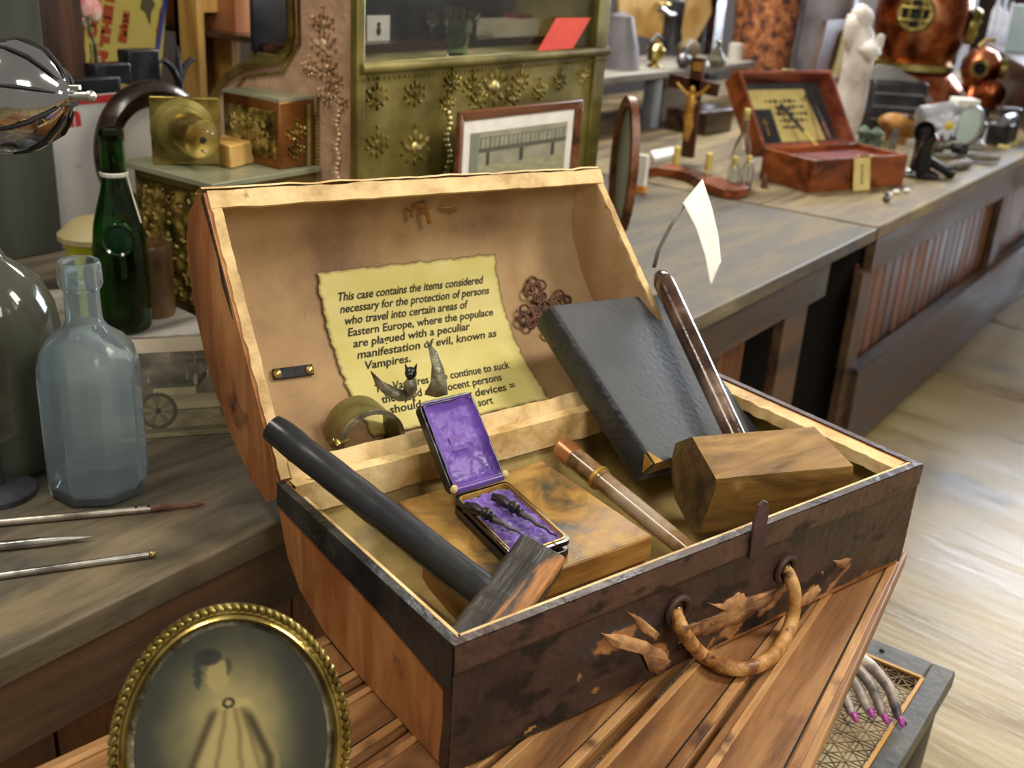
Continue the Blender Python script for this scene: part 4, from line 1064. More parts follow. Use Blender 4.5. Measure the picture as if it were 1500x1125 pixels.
def postcard():
    b0=Zp(158,643); b1=Zp(345,640); 
    A=Zp(175,645); B=Zp(345,633); ud=(B-A).normalized(); back=V((-ud.y,ud.x,0)); 
    up=(EZ*.93+back*.36).normalized(); 
    # height from the top edge pixel
    nrm=ud.cross(up); T0=onpl(158,499,A,nrm); h=(T0-A).dot(up); A=A-ud*((A-T0).dot(ud)); w=.20
    t=thing('photo_postcard','old photograph of a vintage motor car leaning behind the blue bottle','photograph',A+ud*w/2)
    mb=MB(); mb.box(A+ud*w/2+up*h/2-nrm*(-.0012) ,(w,h,.002),(ud,up,nrm)); mb.build('card',M['paper'],t)
    nf=nrm if nrm.dot(CAM-A)>0 else -nrm
    def fn(s,v):
        if v>.86: return (.74,.69,.60)
        g=.40+.14*fb(s*6,v*8,2); c=(g*1.0,g*.93,g*.78)
        if v<.26: c=mixc((.62,.58,.44),(.50,.46,.33),.5+fb(s*9,v*20))
        if .05<v<.1: c=(.42,.39,.27)
        # car body
        if .28<v<.42 and .30<s<.98: c=mixc((.70,.66,.52),(.45,.42,.32),sst(.30,.42,v)*.5)
        if .42<v<.50 and .30<s<.62: c=(.66,.62,.48)
        if .5<v<.75 and .62<s<.9 and abs((s-.62)-(v-.5)*.6)<.02: c=(.25,.23,.18)
        if .74<v<.78 and .55<s<1: c=(.30,.28,.22)
        for cx in (.33,.93):
            r=sqrt(((s-cx)*w/h)**2+(v-.27)**2)
            if r<.185: c=(.30,.28,.20)
            if r<.145: c=(.52,.48,.35)
            if r<.145 and int((math.atan2(v-.27,(s-cx))+pi)*2.2)%2==0: c=(.42,.39,.28)
            if r<.03: c=(.2,.18,.13)
        if v>.5 and fb(s*30,v*4,8)>.45: c=(.60,.56,.44)
        return c
    picture('photo_print',A+nf*.0028,ud*w,up*h,150,110,fn,.4,t,.3)
postcard()
def board():
    q=[Zp(-60,500,CT+.018),Zp(150,497,CT+.018),Zp(330,484,CT+.018)]
    y0=q[1].y; 
    P=[q[1],q[2],q[2]+V((.05,.36,0)),q[1]+V((-.1,.42,0))]
    mb=MB(); mb.hexa([p-EZ*.0175 for p in P],P); o=mb.build('wooden_board',M['greyw'],bevel=.002); tag(o,'flat grey wooden board on the counter under the green bottle','board')
board()
def jar():
    b=Zp(222,478,CT+.018)+V((.05,.06,0)); t=None
    b.z=CT+.018
    mb=MB(); mb.lathe([(0,0),(.040,0),(.042,.005),(.042,.13),(.038,.142),(.020,.146),(0,.147)],b,n=32); o=mb.build('brown_jar',mat('brown_jar_glaze',['2e2012','4a3620','6a5236'],scale=6,rough=.3,bump=.05)); tag(o,'brown glazed jar half hidden behind the green bottle','jar')
    b=Zp(148,450,CT+.018)+V((.05,.12,0)); b.z=CT
    b=V((1.22,2.02,CT))
    b=Zp(150,440,CT+.018)
    t=thing('plastic_bucket','bright yellow bucket with a tan rim behind the green bottle','bucket',b)
    mb=MB(); mb.lathe([(0,0),(.050,0),(.062,.13),(.060,.13),(.049,.004),(0,.004)],b,n=40); mb.build('bucket_body',M['yellow'],t)
    mb=MB(); mb.lathe([(.061,.128),(.073,.130),(.073,.140),(.066,.146),(.045,.165),(.020,.172),(0,.172)],b,n=40); mb.build('rim_lid',M['bucketrim'],t)
jar()
def chrome():
    c=dpt(20,140,1.25); ax=(RC*1+DN*.05-FW*.15).normalized()
    t=thing('chrome_lamp','chrome bullet-shaped lamp housing with fins and a nozzle at the left edge','lamp',V((c.x,c.y,CT))-RC*.15)
    k=1.25/F
    prof=[(0,-.13),(.05,-.13),(.062,-.10),(.068,-.04),(.068,.0),(.064,.022),(.052,.045),(.034,.062),(.020,.072),(.013,.078),(.012,.084),(0,.084)]
    prof=[(r*.98,h*.9) for r,h in prof]
    mb=MB(); mb.lathe(prof,c,ax,48); mb.build('housing',M['chrome'],t,sharp=60)
    y=ax.cross(EZ).normalized(); z=y.cross(ax)
    for i in range(8):
        a=2*pi*i/8+.3; d=y*cos(a)+z*sin(a); mb=MB()
        pts=[c+ax*h+d*r for r,h in ((.067,.0),(.063,.021),(.052,.041),(.036,.056),(.022,.066))]
        mb.tube(pts,[.001,.0022,.0026,.0022,.001],8); mb.build('fin_slot',M['blackm'],t)
    mb=MB(); mb.cyl(c+ax*.072,c+ax*.094,.0055); mb.ball(c+ax*.096,.0072,12); mb.build('nozzle',M['steel'],t)
    mb=MB(); n2=c+ax*.068+EZ*.010; mb.cyl(n2,n2+ax*.016,.003); mb.build('pin',M['steel'],t)
    p=c-ax*.09; mb=MB(); mb.tube([V((p.x,p.y,CT+.01)),p-EZ*.04],[.010,.010],16); mb.lathe([(0,0),(.05,0),(.05,.008),(.015,.016),(0,.016)],V((p.x,p.y,CT)),n=32); mb.build('stand',M['black2'],t)
chrome()

# ============================================================ BACKGROUND LEFT
def bg_left():
    # dark post
    y=2.28; a=Yp(-60,300,y); b=Yp(104,350,y)
    mb=MB(); mb.box(((a.x+b.x)/2-.02,y+.06,CT+1.0),(b.x-a.x,.12,2.0)); o=mb.build('trim_1',M['post'],bevel=.004); struct(o)
    y=2.6; a=Yp(55,60,y); b=Yp(125,60,y); mb=MB(); mb.box(((a.x+b.x)/2,y+.02,CT+1.001),(b.x-a.x,.03,2.0)); o=mb.build('upright_plank',M['brownw']); tag(o,'dark brown upright panel beside the dark post at the left','panel')
    # white sign with red band
    y=2.30; P=lambda px,py:Yp(px,py,y)
    a=P(85,350); b=P(220,140); 
    t=thing('white_sign','white sign with a red top band and red letters behind the round frame','sign',V(((a.x+b.x)/2,y,CT)))
    x0,x1=P(80,250).x,P(215,250).x; zt=P(120,141).z; zr=P(120,153).z
    mb=MB(); mb.box(((x0+x1)/2,y+.006,(CT+zt)/2),(x1-x0,.012,zt-CT)); mb.build('panel',M['wsign'],t)
    mb=MB(); mb.box(((x0+x1)/2,y-.0008,(zt+zr)/2),(x1-x0,.0015,zt-zr)); mb.build('red_band',M['red'],t)
    o0=P(80,186); text_mesh('on',.062,lambda x,yy:V((o0.x+x,y-.001,o0.z+yy)),'lettering',M['red'],t,shear=0,offset=.004,width=P(119,186).x-o0.x)
    o1=P(107,247); text_mesh('ive',.02,lambda x,yy:V((o1.x+x,y-.001,o1.z+yy)),'lettering',mat('faint_red',['d8a098','d8a098'],rough=.7,bump=0),t,shear=0)
    # yellow poster, tilted, text running upwards
    y=2.75; P=lambda px,py:Yp(px,py,y)
    BLc=P(110,112); BRc=P(222,120); TLc=P(128,-45); TRc=P(248,-45)
    t=thing('yellow_poster','yellow poster with red lettering running upwards, leaning at the back','poster',V(((BLc.x+BRc.x)/2,y,CT)))
    dd=V((0,.012,0))
    mb=MB(); mb.hexa([V((BLc.x-.02,y,CT)),V((BRc.x-.02,y,CT)),V((BRc.x-.02,y,CT))+dd,V((BLc.x-.02,y,CT))+dd],[TLc,TRc,TRc+dd,TLc+dd]); mb.build('poster_board',M['yposter'],t)
    mb=MB(); mb.bar(BRc-dd*.2,TRc-dd*.2,.012,.006,up=V((0,1,0))); mb.build('blue_edge',M['blueside'],t)
    up=(TLc-BLc).normalized(); rt=V((up.z,0,-up.x))
    def vt(s,size,px,py,w=None):
        o_=P(px,py)+V((0,-.002,0)); text_mesh(s,size,lambda x,yy:o_+up*x-rt*yy,'lettering',M['redink2'],t,shear=0,offset=.004,width=w)
    vt('COW BOY',.034,139,56,.22); vt('IN THE ROU',.034,153,108,.32); vt('Riders',.030,183,62,.085); vt('and more',.014,232,62,.10)
    mb=MB(); c=P(215,12); mb.prism([c+V((x,-.002,z)) for x,z in [(-.015,.03),(.012,.035),(.028,.01),(.012,-.012),(.006,-.045),(-.006,-.012),(-.022,.0)]],V((0,-.001,0))); mb.build('printed_emblem',mat('print_dark',['4a4428','5a5434'],rough=.7,bump=0),t)
    # pink blossom
    c=Yp(118,5,2.715); mb=MB()
    for i in range(9):
        a=i*2.4; mb.ball(c+V((.018*cos(a)*(i/9+.3),0.01*sin(i),.030*sin(a)*(i/9+.3))),(.022,.018,.030),12)
    fl=thing('pink_blossom','soft pink and cream blossom on a stem in front of the yellow poster','flower',V((c.x,2.6,CT)))
    for k in range(len(mb.v)): mb.v[k]=mb.v[k]-V((0,.03,0))
    mb.build('petals',M['pink'],fl)
    vm=Yp(138,64,2.64); mb=MB(); mb.tube([c-V((0,.03,0)),c.lerp(vm,.5)-V((.01,.02,0)),vm,V((vm.x,vm.y,CT+.02))],.004,8); mb.build('stem',mat('stem_green',['3a4a24','56683a'],scale=20,rough=.6),fl)
    b=V((vm.x,vm.y,CT)); H_=vm.z-CT; vs_t=thing('glass_vase','slim pale glass vase standing before the yellow poster','vase',b)
    mb=MB(); mb.lathe([(0,0),(.030,0),(.032,.01),(.032,H_*.7),(.018,H_*.86),(.012,H_*.92),(.013,H_),(.011,H_),(.010,H_*.92),(.016,H_*.85),(.029,H_*.69),(.029,.012),(0,.012)],b,n=24); mb.build('vase_body',M['clear'],vs_t)
    # black equipment on the sign
    t=thing('black_camera_box','dark boxy black equipment behind the chrome lamp','equipment',V((Yp(150,140,2.36).x,2.36,CT)))
    for (p0,p1,dy) in (((75,112),(175,142),0),((140,92),(190,125),.03),((190,72),(232,125),.05)):
        a=Yp(p0[0],p1[1],2.36+dy); b=Yp(p1[0],p0[1],2.36+dy); mb=MB(); mb.box(((a.x+b.x)/2,2.38+dy,(a.z+b.z)/2),(abs(b.x-a.x),.05,abs(b.z-a.z))); mb.build('housing',M['black2'],t,bevel=.004)
    a=Yp(150,142,2.36); mb=MB(); mb.box((a.x,2.40,(CT+a.z)/2),(.16,.04,a.z-CT)); mb.build('support_box',M['blackm'],t)
    # ironwork fleur
    t0=Yp(262,118,2.5); mb=MB()
    for s in (-1,0,1):
        pts=[t0,t0+V((s*.02,0,.035)),t0+V((s*.045,0,.055)),t0+V((s*.06,0,.050 if s else .09))]; mb.tube(pts,[.012,.010,.008,.003],8)
    mb.tube([V((t0.x,t0.y,CT)),t0],[.012,.012],10); mb.lathe([(0,0),(.05,0),(.03,.01),(0,.01)],V((t0.x,t0.y,CT)),n=20)
    o=mb.build('iron_finial',M['black2']); tag(o,'dark iron fleur-de-lis finial behind the round wooden frame','finial')
    # pale wooden crate with reddish cabinet
    y=2.62; P=lambda px,py:Yp(px,py,y)
    t=thing('pine_shelf','pale pine shelf unit standing behind the cash register','shelf',V((P(320,60).x,y,CT)))
    x0=P(290,60).x;x1=P(300,60).x; mb=MB(); mb.box(((x0+x1)/2,y+.05,1.25),(x1-x0,.1,.8)); mb.build('upright',M['ltwood'],t)
    a=P(345,60); mb=MB(); mb.box((a.x,y+.05,1.25),(.03,.1,.8)); mb.build('upright',M['ltwood'],t)
    zz=P(310,18).z; mb=MB(); mb.box(((x0+a.x)/2,y+.05,zz+.05),(a.x-x0-.04,.096,.1)); mb.build('shelf_board',M['ltwood'],t)
    mb=MB(); mb.box(((x0+a.x)/2,y+.09,1.2),(a.x-x0,.02,.6)); mb.build('back_board',mat('stained_board',['5a3c22','8a6c4c','a89078'],scale=4,rough=.7),t)
    t=thing('wall_cabinet','reddish brown cabinet hanging above a dark ledge at the back','cabinet',V((P(395,40).x,2.55,P(395,50).z)))
    a=Yp(345,50,2.55);b=Yp(432,-60,2.55); mb=MB(); mb.box(((a.x+b.x)/2,2.75,(a.z+b.z)/2),(b.x-a.x,.4,b.z-a.z)); mb.build('cabinet_body',M['redwood'],t,bevel=.003)
    a=Yp(342,62,2.5);b=Yp(415,46,2.5); mb=MB(); mb.box(((a.x+b.x)/2,2.65,(a.z+b.z)/2),(b.x-a.x,.5,abs(b.z-a.z)*.7)); mb.build('ledge',M['darkwood'],t,bevel=.003)
    # round dark wooden frame with pale centre
    c0=Zp(225,330); y=1.95
    y=2.12; c=Yp(232,228,y); ra=Yp(330,228,y).x-c.x; 
    t=thing('round_looking_glass','large round dark walnut frame with a pale centre behind the brass register','frame',V((c.x,y,CT)))
    zb=c.z-CT; R=.145; 
    n=V((-.25,-1,.12)).normalized(); r=n.cross(EZ).normalized(); u=r.cross(n)
    prof=[(R*.66,.0),(R*.68,.018),(R*.76,.022),(R*.86,.035),(R*.97,.022),(R,.0),(R,-.01),(R*.66,-.01)]
    sc=1
    def ell(rr,h,a): return c+r*(rr*cos(a)*1.0)+u*(rr*1.16*sin(a))+n*h
    mb=MB(); N=64; k=len(prof); vs=[];fs=[]
    for i in range(N):
        for (rr,h) in prof: vs.append(ell(rr,h,2*pi*i/N))
    for i in range(N):
        for j in range(k): fs.append((i*k+j,i*k+(j+1)%k,((i+1)%N)*k+(j+1)%k,((i+1)%N)*k+j))
    mb.add(vs,fs); mb.build('frame_ring',M['darkwood'],t,sharp=60)
    mb=MB(); mb.prism([ell(R*.67,0,2*pi*i/40) for i in range(40)],n*.002); mb.build('pale_backing',M['wsign'],t)
    mb=MB(); mb.box((c.x,y+.02,(CT+c.z-R*1.16)/2),(.10,.04,max(.01,c.z-R*1.16-CT))); mb.build('foot',M['darkwood'],t)
bg_left()

# ============================================================ CASH REGISTER
def rosette(mb,c,r,u,n,s,h=.006):
    """embossed floral spray: a stem of buds and leaves; r=right, u=up, n=outward"""
    def b(x,y,a,bb,ang=0):
        d1=(r*cos(ang)+u*sin(ang)); d2=n.cross(d1); mb.ball(c+r*x*s+u*y*s,(a*s,bb*s,h),8,(d1,d2,n))
    b(0,0,.16,.2); b(0,.38,.08,.16); b(0,.66,.05,.09); b(0,-.38,.07,.12)
    for q in (-1,1):
        b(q*.30,.04,.18,.09,q*.5); b(q*.52,.22,.12,.06,q*.9); b(q*.26,-.26,.14,.07,-q*.6); b(q*.22,.30,.12,.06,q*1.1); b(q*.55,-.08,.08,.08)
def register():
    y0=1.52
    xr=Yp(522,200,y0).x; xe=Yp(880,150,y0).x
    top=1.62
    t=thing('cash_register','large olive brass cash register with embossed flowers and a glass display top','cash register',V(((xr+xe)/2,y0+.2,CT)))
    zr=Yp(525,100,y0).z; D=.50
    mb=MB(); mb.box(((xr+xe)/2+.003,y0+.16,(CT+zr)/2),(xe-xr-.006,.32,zr-CT)); mb.build('cabinet_body',M['reg'],t,bevel=.004)
    # rail
    mb=MB(); mb.tube([V((xr+.004,y0-.006,zr)),V((xe,y0-.006,zr))],.012,14); mb.build('top_rail',M['reg'],t)
    mb=MB()
    for i in range(60): mb.ball(V((xr+.01+(xe-xr-.02)*i/59,y0-.008,zr-.022)),.0035,6)
    mb.build('beaded_edge',M['brass'],t)
    # corner post & right post & glass
    for px0,px1 in ((519,531),(868,884)):
        a=Yp(px0,90,y0).x;b=Yp(px1,90,y0).x; mb=MB(); mb.box(((a+b)/2,y0+.002,(CT+top)/2),(b-a,.02,top-CT)); mb.build('corner_post',M['reg'],t,bevel=.003)
    zt=top
    mb=MB(); mb.box(((xr+xe)/2,y0+.012,(zr+zt)/2),(xe-xr-.03,.004,zt-zr)); mb.build('front_glass',M['clear'],t)
    mb=MB(); mb.box(((xr+xe)/2,y0+.30,(zr+zt)/2),(xe-xr,.01,zt-zr)); mb.build('display_back',M['black2'],t)
    mb=MB(); mb.box((xe-.01,y0+.16,(zr+zt)/2),(.01,.28,zt-zr)); mb.build('display_side',M['reg'],t)
    # shelf inside display
    zs=Yp(650,55,y0+.2).z
    mb=MB(); mb.box(((xr+xe)/2,y0+.235,zs-.02),(xe-xr-.04,.11,.03)); mb.build('display_shelf',M['darkwood'],t)
    # emboss on front panel
    n=V((0,-1,0)); r=V((1,0,0)); u=EZ
    mb=MB()
    for px,py,s in ((553,142,.055),(608,138,.055),(553,212,.055),(608,218,.075),(820,120,.045),(855,112,.045)):
        rosette(mb,Yp(px,py,y0-.001),r,u,n,s,.005)
    for px,py,s in ((725,128,.085),(692,128,.055),(762,120,.055),(662,122,.045),(790,134,.045),(655,152,.04),(700,148,.05),(750,146,.045)):
        rosette(mb,Yp(px,py,y0-.001),r,u,n,s,.006)
    for i in range(14): mb.ball(Yp(656+sin(i)*3,165+i*8,y0-.001),(.007,.006,.006),8)
    mb.build('embossed_flowers',M['brass'],t)
    # side plate (faces the left), profile traced at plane x=xr
    S=lambda px,py:Xp(px,py,xr)
    ol=[(522,-70),(522,330),(300,330),(306,170),(316,138),(335,112),(360,96),(392,90),(412,86),(425,72),(430,50),(428,0),(426,-70)]
    P=[S(*p) for p in ol]
    mb=MB(); mb.prism(P,V((.012,0,0))); mb.build('side_plate',M['regp'],t,bevel=.003)
    edge=[S(*p) for p in ol[3:]]
    mb=MB(); mb.tube([p+V((-.006,0,0)) for p in edge],.009,10); mb.build('side_moulding',M['brass'],t)
    mb=MB(); 
    for a,b,k in (((438,-60),(440,62),26),((440,62),(415,105),10),((415,105),(360,112),12),((360,112),(330,150),10),((467,140),(467,260),22)):
        for i in range(k):
            s=i/k; mb.ball(S(a[0]+(b[0]-a[0])*s,a[1]+(b[1]-a[1])*s)+V((-.004,0,0)),.0042,6)
    mb.build('beaded_edge',M['brass'],t)
    n=V((-1,0,0)); r=V((0,-1,0)); mb=MB()
    for px,py,s in ((474,35,.05),(474,65,.06),(478,100,.055),(455,100,.035),(490,118,.04),(482,140,.045),(498,150,.035)): rosette(mb,S(px,py)+V((-.002,0,0)),r,u,n,s,.006)
    for i in range(16): mb.ball(S(493+2*sin(i*1.3),155+i*7)+V((-.003,0,0)),(.006,.011,.008),8,(n,r,u))
    mb.build('embossed_flowers',mat('copper_emboss',['9a7a58','dcc09c'],scale=20,rough=.35,metal=.4,bump=.2),t)
    # box units on the left
    yb=Xp(461,200,xr).y
    zsh=Yp(313,265,yb).z
    def unit(pxc,z0,z1,depth_px,lab_m_front,lab_m_side,nm):
        xc=Yp(pxc[0],pxc[1],yb).x
        yd=Xp(depth_px[0],depth_px[1],xc).y
        mb=MB(); b=[V((xc,yb,z0)),V((xr-.001,yb,z0)),V((xr-.001,yd,z0)),V((xc,yd,z0))]; mb.hexa(b,[V((p.x,p.y,z1)) for p in b]); mb.build(nm,lab_m_front,t,bevel=.004)
        mb=MB(); s_=.02; mb.hexa([V((xc-.004,yb+.012,z0+s_)),V((xc-.0005,yb+.012,z0+s_)),V((xc-.0005,yd-.012,z0+s_)),V((xc-.004,yd-.012,z0+s_))],[V((xc-.004,yb+.012,z1-s_)),V((xc-.0005,yb+.012,z1-s_)),V((xc-.0005,yd-.012,z1-s_)),V((xc-.004,yd-.012,z1-s_))]); mb.build('side_relief',lab_m_side,t)
        mb=MB()
        for i in range(120):
            yy=yb+.03+(yd-yb-.06)*random.random(); z=z0+.03+(z1-z0-.06)*random.random(); a=random.random()*3
            mb.ball(V((xc-.004,yy,z)),(.004,.007,.0035),6,(V((1,0,0)),V((0,cos(a),sin(a))),V((0,-sin(a),cos(a)))))
        mb.build('side_scrollwork',M['scroll'],t)
        return xc,yd
    xcU,ydU=None,None
    z1u=Yp(409,150,yb).z; 
    xl=Yp(313,265,yb).x
    xcL,ydL=unit((313,268),CT,zsh-.012,(196,253),M['reg'],M['regd'],'lower_drawer_unit')
    mb=MB(); b=[V((xcL-.02,yb-.02,zsh-.012)),V((xr-.002,yb-.02,zsh-.012)),V((xr-.002,ydL+.02,zsh-.012)),V((xcL-.02,ydL+.02,zsh-.012))]; mb.hexa(b,[p+EZ*.012 for p in b]); mb.build('slab_top',mat('pale_slab',['7e8068','9a9c84'],scale=5,rough=.3,bump=0),t,bevel=.002)
    xcU=Yp(409,160,yb).x; ydU=Xp(326,140,xcU).y
    b=[V((xcU,yb,zsh+.0005)),V((xr-.001,yb,zsh+.0005)),V((xr-.001,ydU,zsh+.0005)),V((xcU,ydU,zsh+.0005))]
    mb=MB(); mb.hexa(b,[V((p.x,p.y,z1u)) for p in b]); mb.build('upper_box',M['regp'] if False else mat('copper_box',['5a3414','8a5a2c','a87640'],scale=5,rough=.35,metal=.6,bump=.1),t,bevel=.003)
    mb=MB(); q=[V((p.x,p.y,z1u)) for p in b]; mb.hexa(q,[p+EZ*.006 for p in q]); mb.build('upper_cap',mat('pale_slab',['7e8068','9a9c84']),t)
    mb=MB(); mb.hexa([V((xcU-.004,yb+.01,zsh+.02)),V((xcU,yb+.01,zsh+.02)),V((xcU,ydU-.01,zsh+.02)),V((xcU-.004,ydU-.01,zsh+.02))],[V((xcU-.004,yb+.01,z1u-.02)),V((xcU,yb+.01,z1u-.02)),V((xcU,ydU-.01,z1u-.02)),V((xcU-.004,ydU-.01,z1u-.02))]); mb.build('side_relief',M['regd'],t)
    mb=MB()
    for i in range(100):
        yy=yb+.03+(ydU-yb-.06)*random.random(); z=zsh+.04+(z1u-zsh-.08)*random.random(); a=random.random()*3
        mb.ball(V((xcU-.004,yy,z)),(.004,.008,.0035),6,(V((1,0,0)),V((0,cos(a),sin(a))),V((0,-sin(a),cos(a)))))
    mb.build('side_scrollwork',M['scroll'],t)
    mb=MB(); rosette(mb,Yp(434,195,yb-.001),V((1,0,0)),EZ,V((0,-1,0)),.04); rosette(mb,Yp(434,222,yb-.001),V((1,0,0)),EZ,V((0,-1,0)),.035); mb.tube([Yp(452,152,yb-.004),Yp(452,255,yb-.004)],.005,8); mb.build('front_relief',M['brass'],t)
    return xr,yb,zsh,xcL,ydL,xcU,y0,zr,xe,zs
xr,yb,zsh,xcL,ydL,xcU,y0,zr,xe,zsd=register()
def reg_things():
    # square brass plate with cylinder, standing on slab
    def onslab(px,py): return Zp(px,py,zsh)
    c=onslab(262,241); 
    nrm=(V((-.62,-.78,0))).normalized(); r=nrm.cross(EZ).normalized(); 
    if r.dot(RC)<0: r=-r
    t=thing('brass_bell_plate','square brass plate with a stepped round barrel standing on the register slab','fitting',c)
    up=EZ
    TLp=onpl(222,140,c,nrm); TRp=onpl(326,145,c,nrm); BLp=onpl(214,240,c,nrm); BRp=onpl(326,241,c,nrm)
    w=(TRp-TLp).dot(r); h=TLp.z-zsh; cc=(TLp+TRp+BLp+BRp)/4
    mb=MB(); mb.box(V((cc.x,cc.y,zsh+h/2)),(w,h,.012),(r,up,nrm)); mb.build('square_plate',M['brass'],t,bevel=.003)
    b=onpl(268,190,c,nrm)
    mb=MB(); mb.lathe([(.062,.006),(.062,.010),(.050,.014),(.050,.022),(.042,.026)],b,nrm,36); mb.build('stepped_ring',M['reg'],t)
    ax=(nrm+r*.55-EZ*.12).normalized()
    mb=MB(); mb.lathe([(.040,.015),(.041,.06),(.038,.075),(.030,.078),(0,.078)],b,ax,36); mb.build('barrel',M['brassb'],t)
    f=b+ax*.0785; 
    for i in range(3):
        a=i*2.1+.6; mb=MB(); mb.ball(f+r*(.022*cos(a))+EZ*(.022*sin(a)),.0035,8); mb.build('screw',M['steel'],t)
    mb=MB(); mb.lathe([(0,0),(.007,0),(.006,.003),(0,.003)],f,ax,12); mb.build('keyhole',M['blackm'],t)
    # wooden block
    q=[onslab(302,236),onslab(338,248),onslab(378,238)]
    a=q[1]; e1=(q[2]-q[1]); e2=(q[0]-q[1]); hh=Zp(338,216,zsh).z
    # height from image: top of the near vertical edge
    d=ray(338,214); k=((a-CAM).x*d.x+(a-CAM).y*d.y)/(d.x**2+d.y**2); h=(CAM+d*k).z-zsh
    b=[a,a+e1,a+e1+e2,a+e2]; mb=MB(); mb.hexa([p+EZ*.0005 for p in b],[p+EZ*h for p in b]); o=mb.build('wood_block',mat('pale_block',['a87c3c','cfa45c','e0bc78'],scale=8,rough=.6),bevel=.003); tag(o,'small pale wooden block on the register slab beside the brass barrel','block')
    # wooden box bottom left under ornate unit
    # red card leaning in display
    zz=zr+.012; yy=y0-.012
    A=Yp(787,79,yy-.002);
    P=[Yp(785,78,y0-.004),Yp(835,77,y0-.004),Yp(865,26,y0-.003),Yp(815,26,y0-.003)]
    n=V((0,-1,0)); mb=MB(); mb.prism(P,V((0,-.0008,0))); o=mb.build('red_card',M['redp']); tag(o,'bright red paper card leaning on the register rail against the glass','card')
    mb=MB(); 
    # things in display
    y=y0+.235; b=Yp(555,52,y)
    t=thing('picture_card','small white card with a printed figure inside the register glass','card',V((b.x,y,zsd-.005)))
    a=Yp(537,56,y);c=Yp(570,22,y); mb=MB(); mb.box(((a.x+c.x)/2,y,(zsd-.005+c.z)/2),(c.x-a.x,.002,c.z-zsd+.005)); mb.build('card_sheet',M['paper'],t)
    mb=MB(); m=Yp(553,44,y); mb.ball(m+V((0,-.002,.012)),(.006,.001,.006),10); mb.ball(m+V((0,-.002,-.002)),(.008,.001,.010),10); mb.build('printed_figure',M['black2'],t)
    for i,(px,hh) in enumerate(((632,.06),(655,.075),(668,.07),(690,.06))):
        b=Yp(px,50,y0+.22); b.z=zsd-.005
        mb=MB(); mb.lathe([(0,0),(.016,0),(.014,.004),(.004,.010),(.004,.03),(.016,.04),(.019,hh),(.017,hh),(.014,.042),(0,.036)],b,n=20); o=mb.build('wine_glass',M['clear']); tag(o,['clear stemmed glass in the register display, leftmost of four','clear stemmed glass in the register display, second of four from the left','clear stemmed glass in the register display, third of four from the left','clear stemmed glass in the register display, rightmost of four'][i],'glass','stemmed glasses in the register display')
    # tumbler in front
    b=Yp(668,86,y0+.06); b.z=zr+.001; mb=MB(); mb.lathe([(0,0),(.022,0),(.030,.075),(.028,.075),(.020,.006),(0,.006)],b,n=24); o=mb.build('glass_tumbler',glass('green_tint_glass','c8e0cc',.03)); tag(o,'greenish clear tumbler just behind the register glass','glass')
    a=Yp(712,52,y);c=Yp(790,26,y); mb=MB(); mb.box(((a.x+c.x)/2-.02,y,(zsd-.005+c.z)/2),(c.x-a.x-.03,.06,c.z-zsd+.005)); o=mb.build('cream_box',mat('cream_card',['b0a890','c8c0a8'],rough=.7)); tag(o,'cream cardboard box inside the register display','box')
    mb=MB(); mb.box((min(c.x+.005,xe-.06),y+.01,(zsd-.005+c.z+.01)/2),(.06,.05,c.z-zsd+.015)); o=mb.build('maroon_book',mat('maroon_cloth',['6a2a20','8a3a2c'],rough=.6)); tag(o,'maroon book standing beside the cream box in the display','book')
    # shelf of paperbacks behind
    ys=y0+.8; zb=Yp(700,16,ys).z
    mb=MB(); a=Yp(600,16,ys).x; b=Yp(850,16,ys).x
register_obj=None
reg_things()
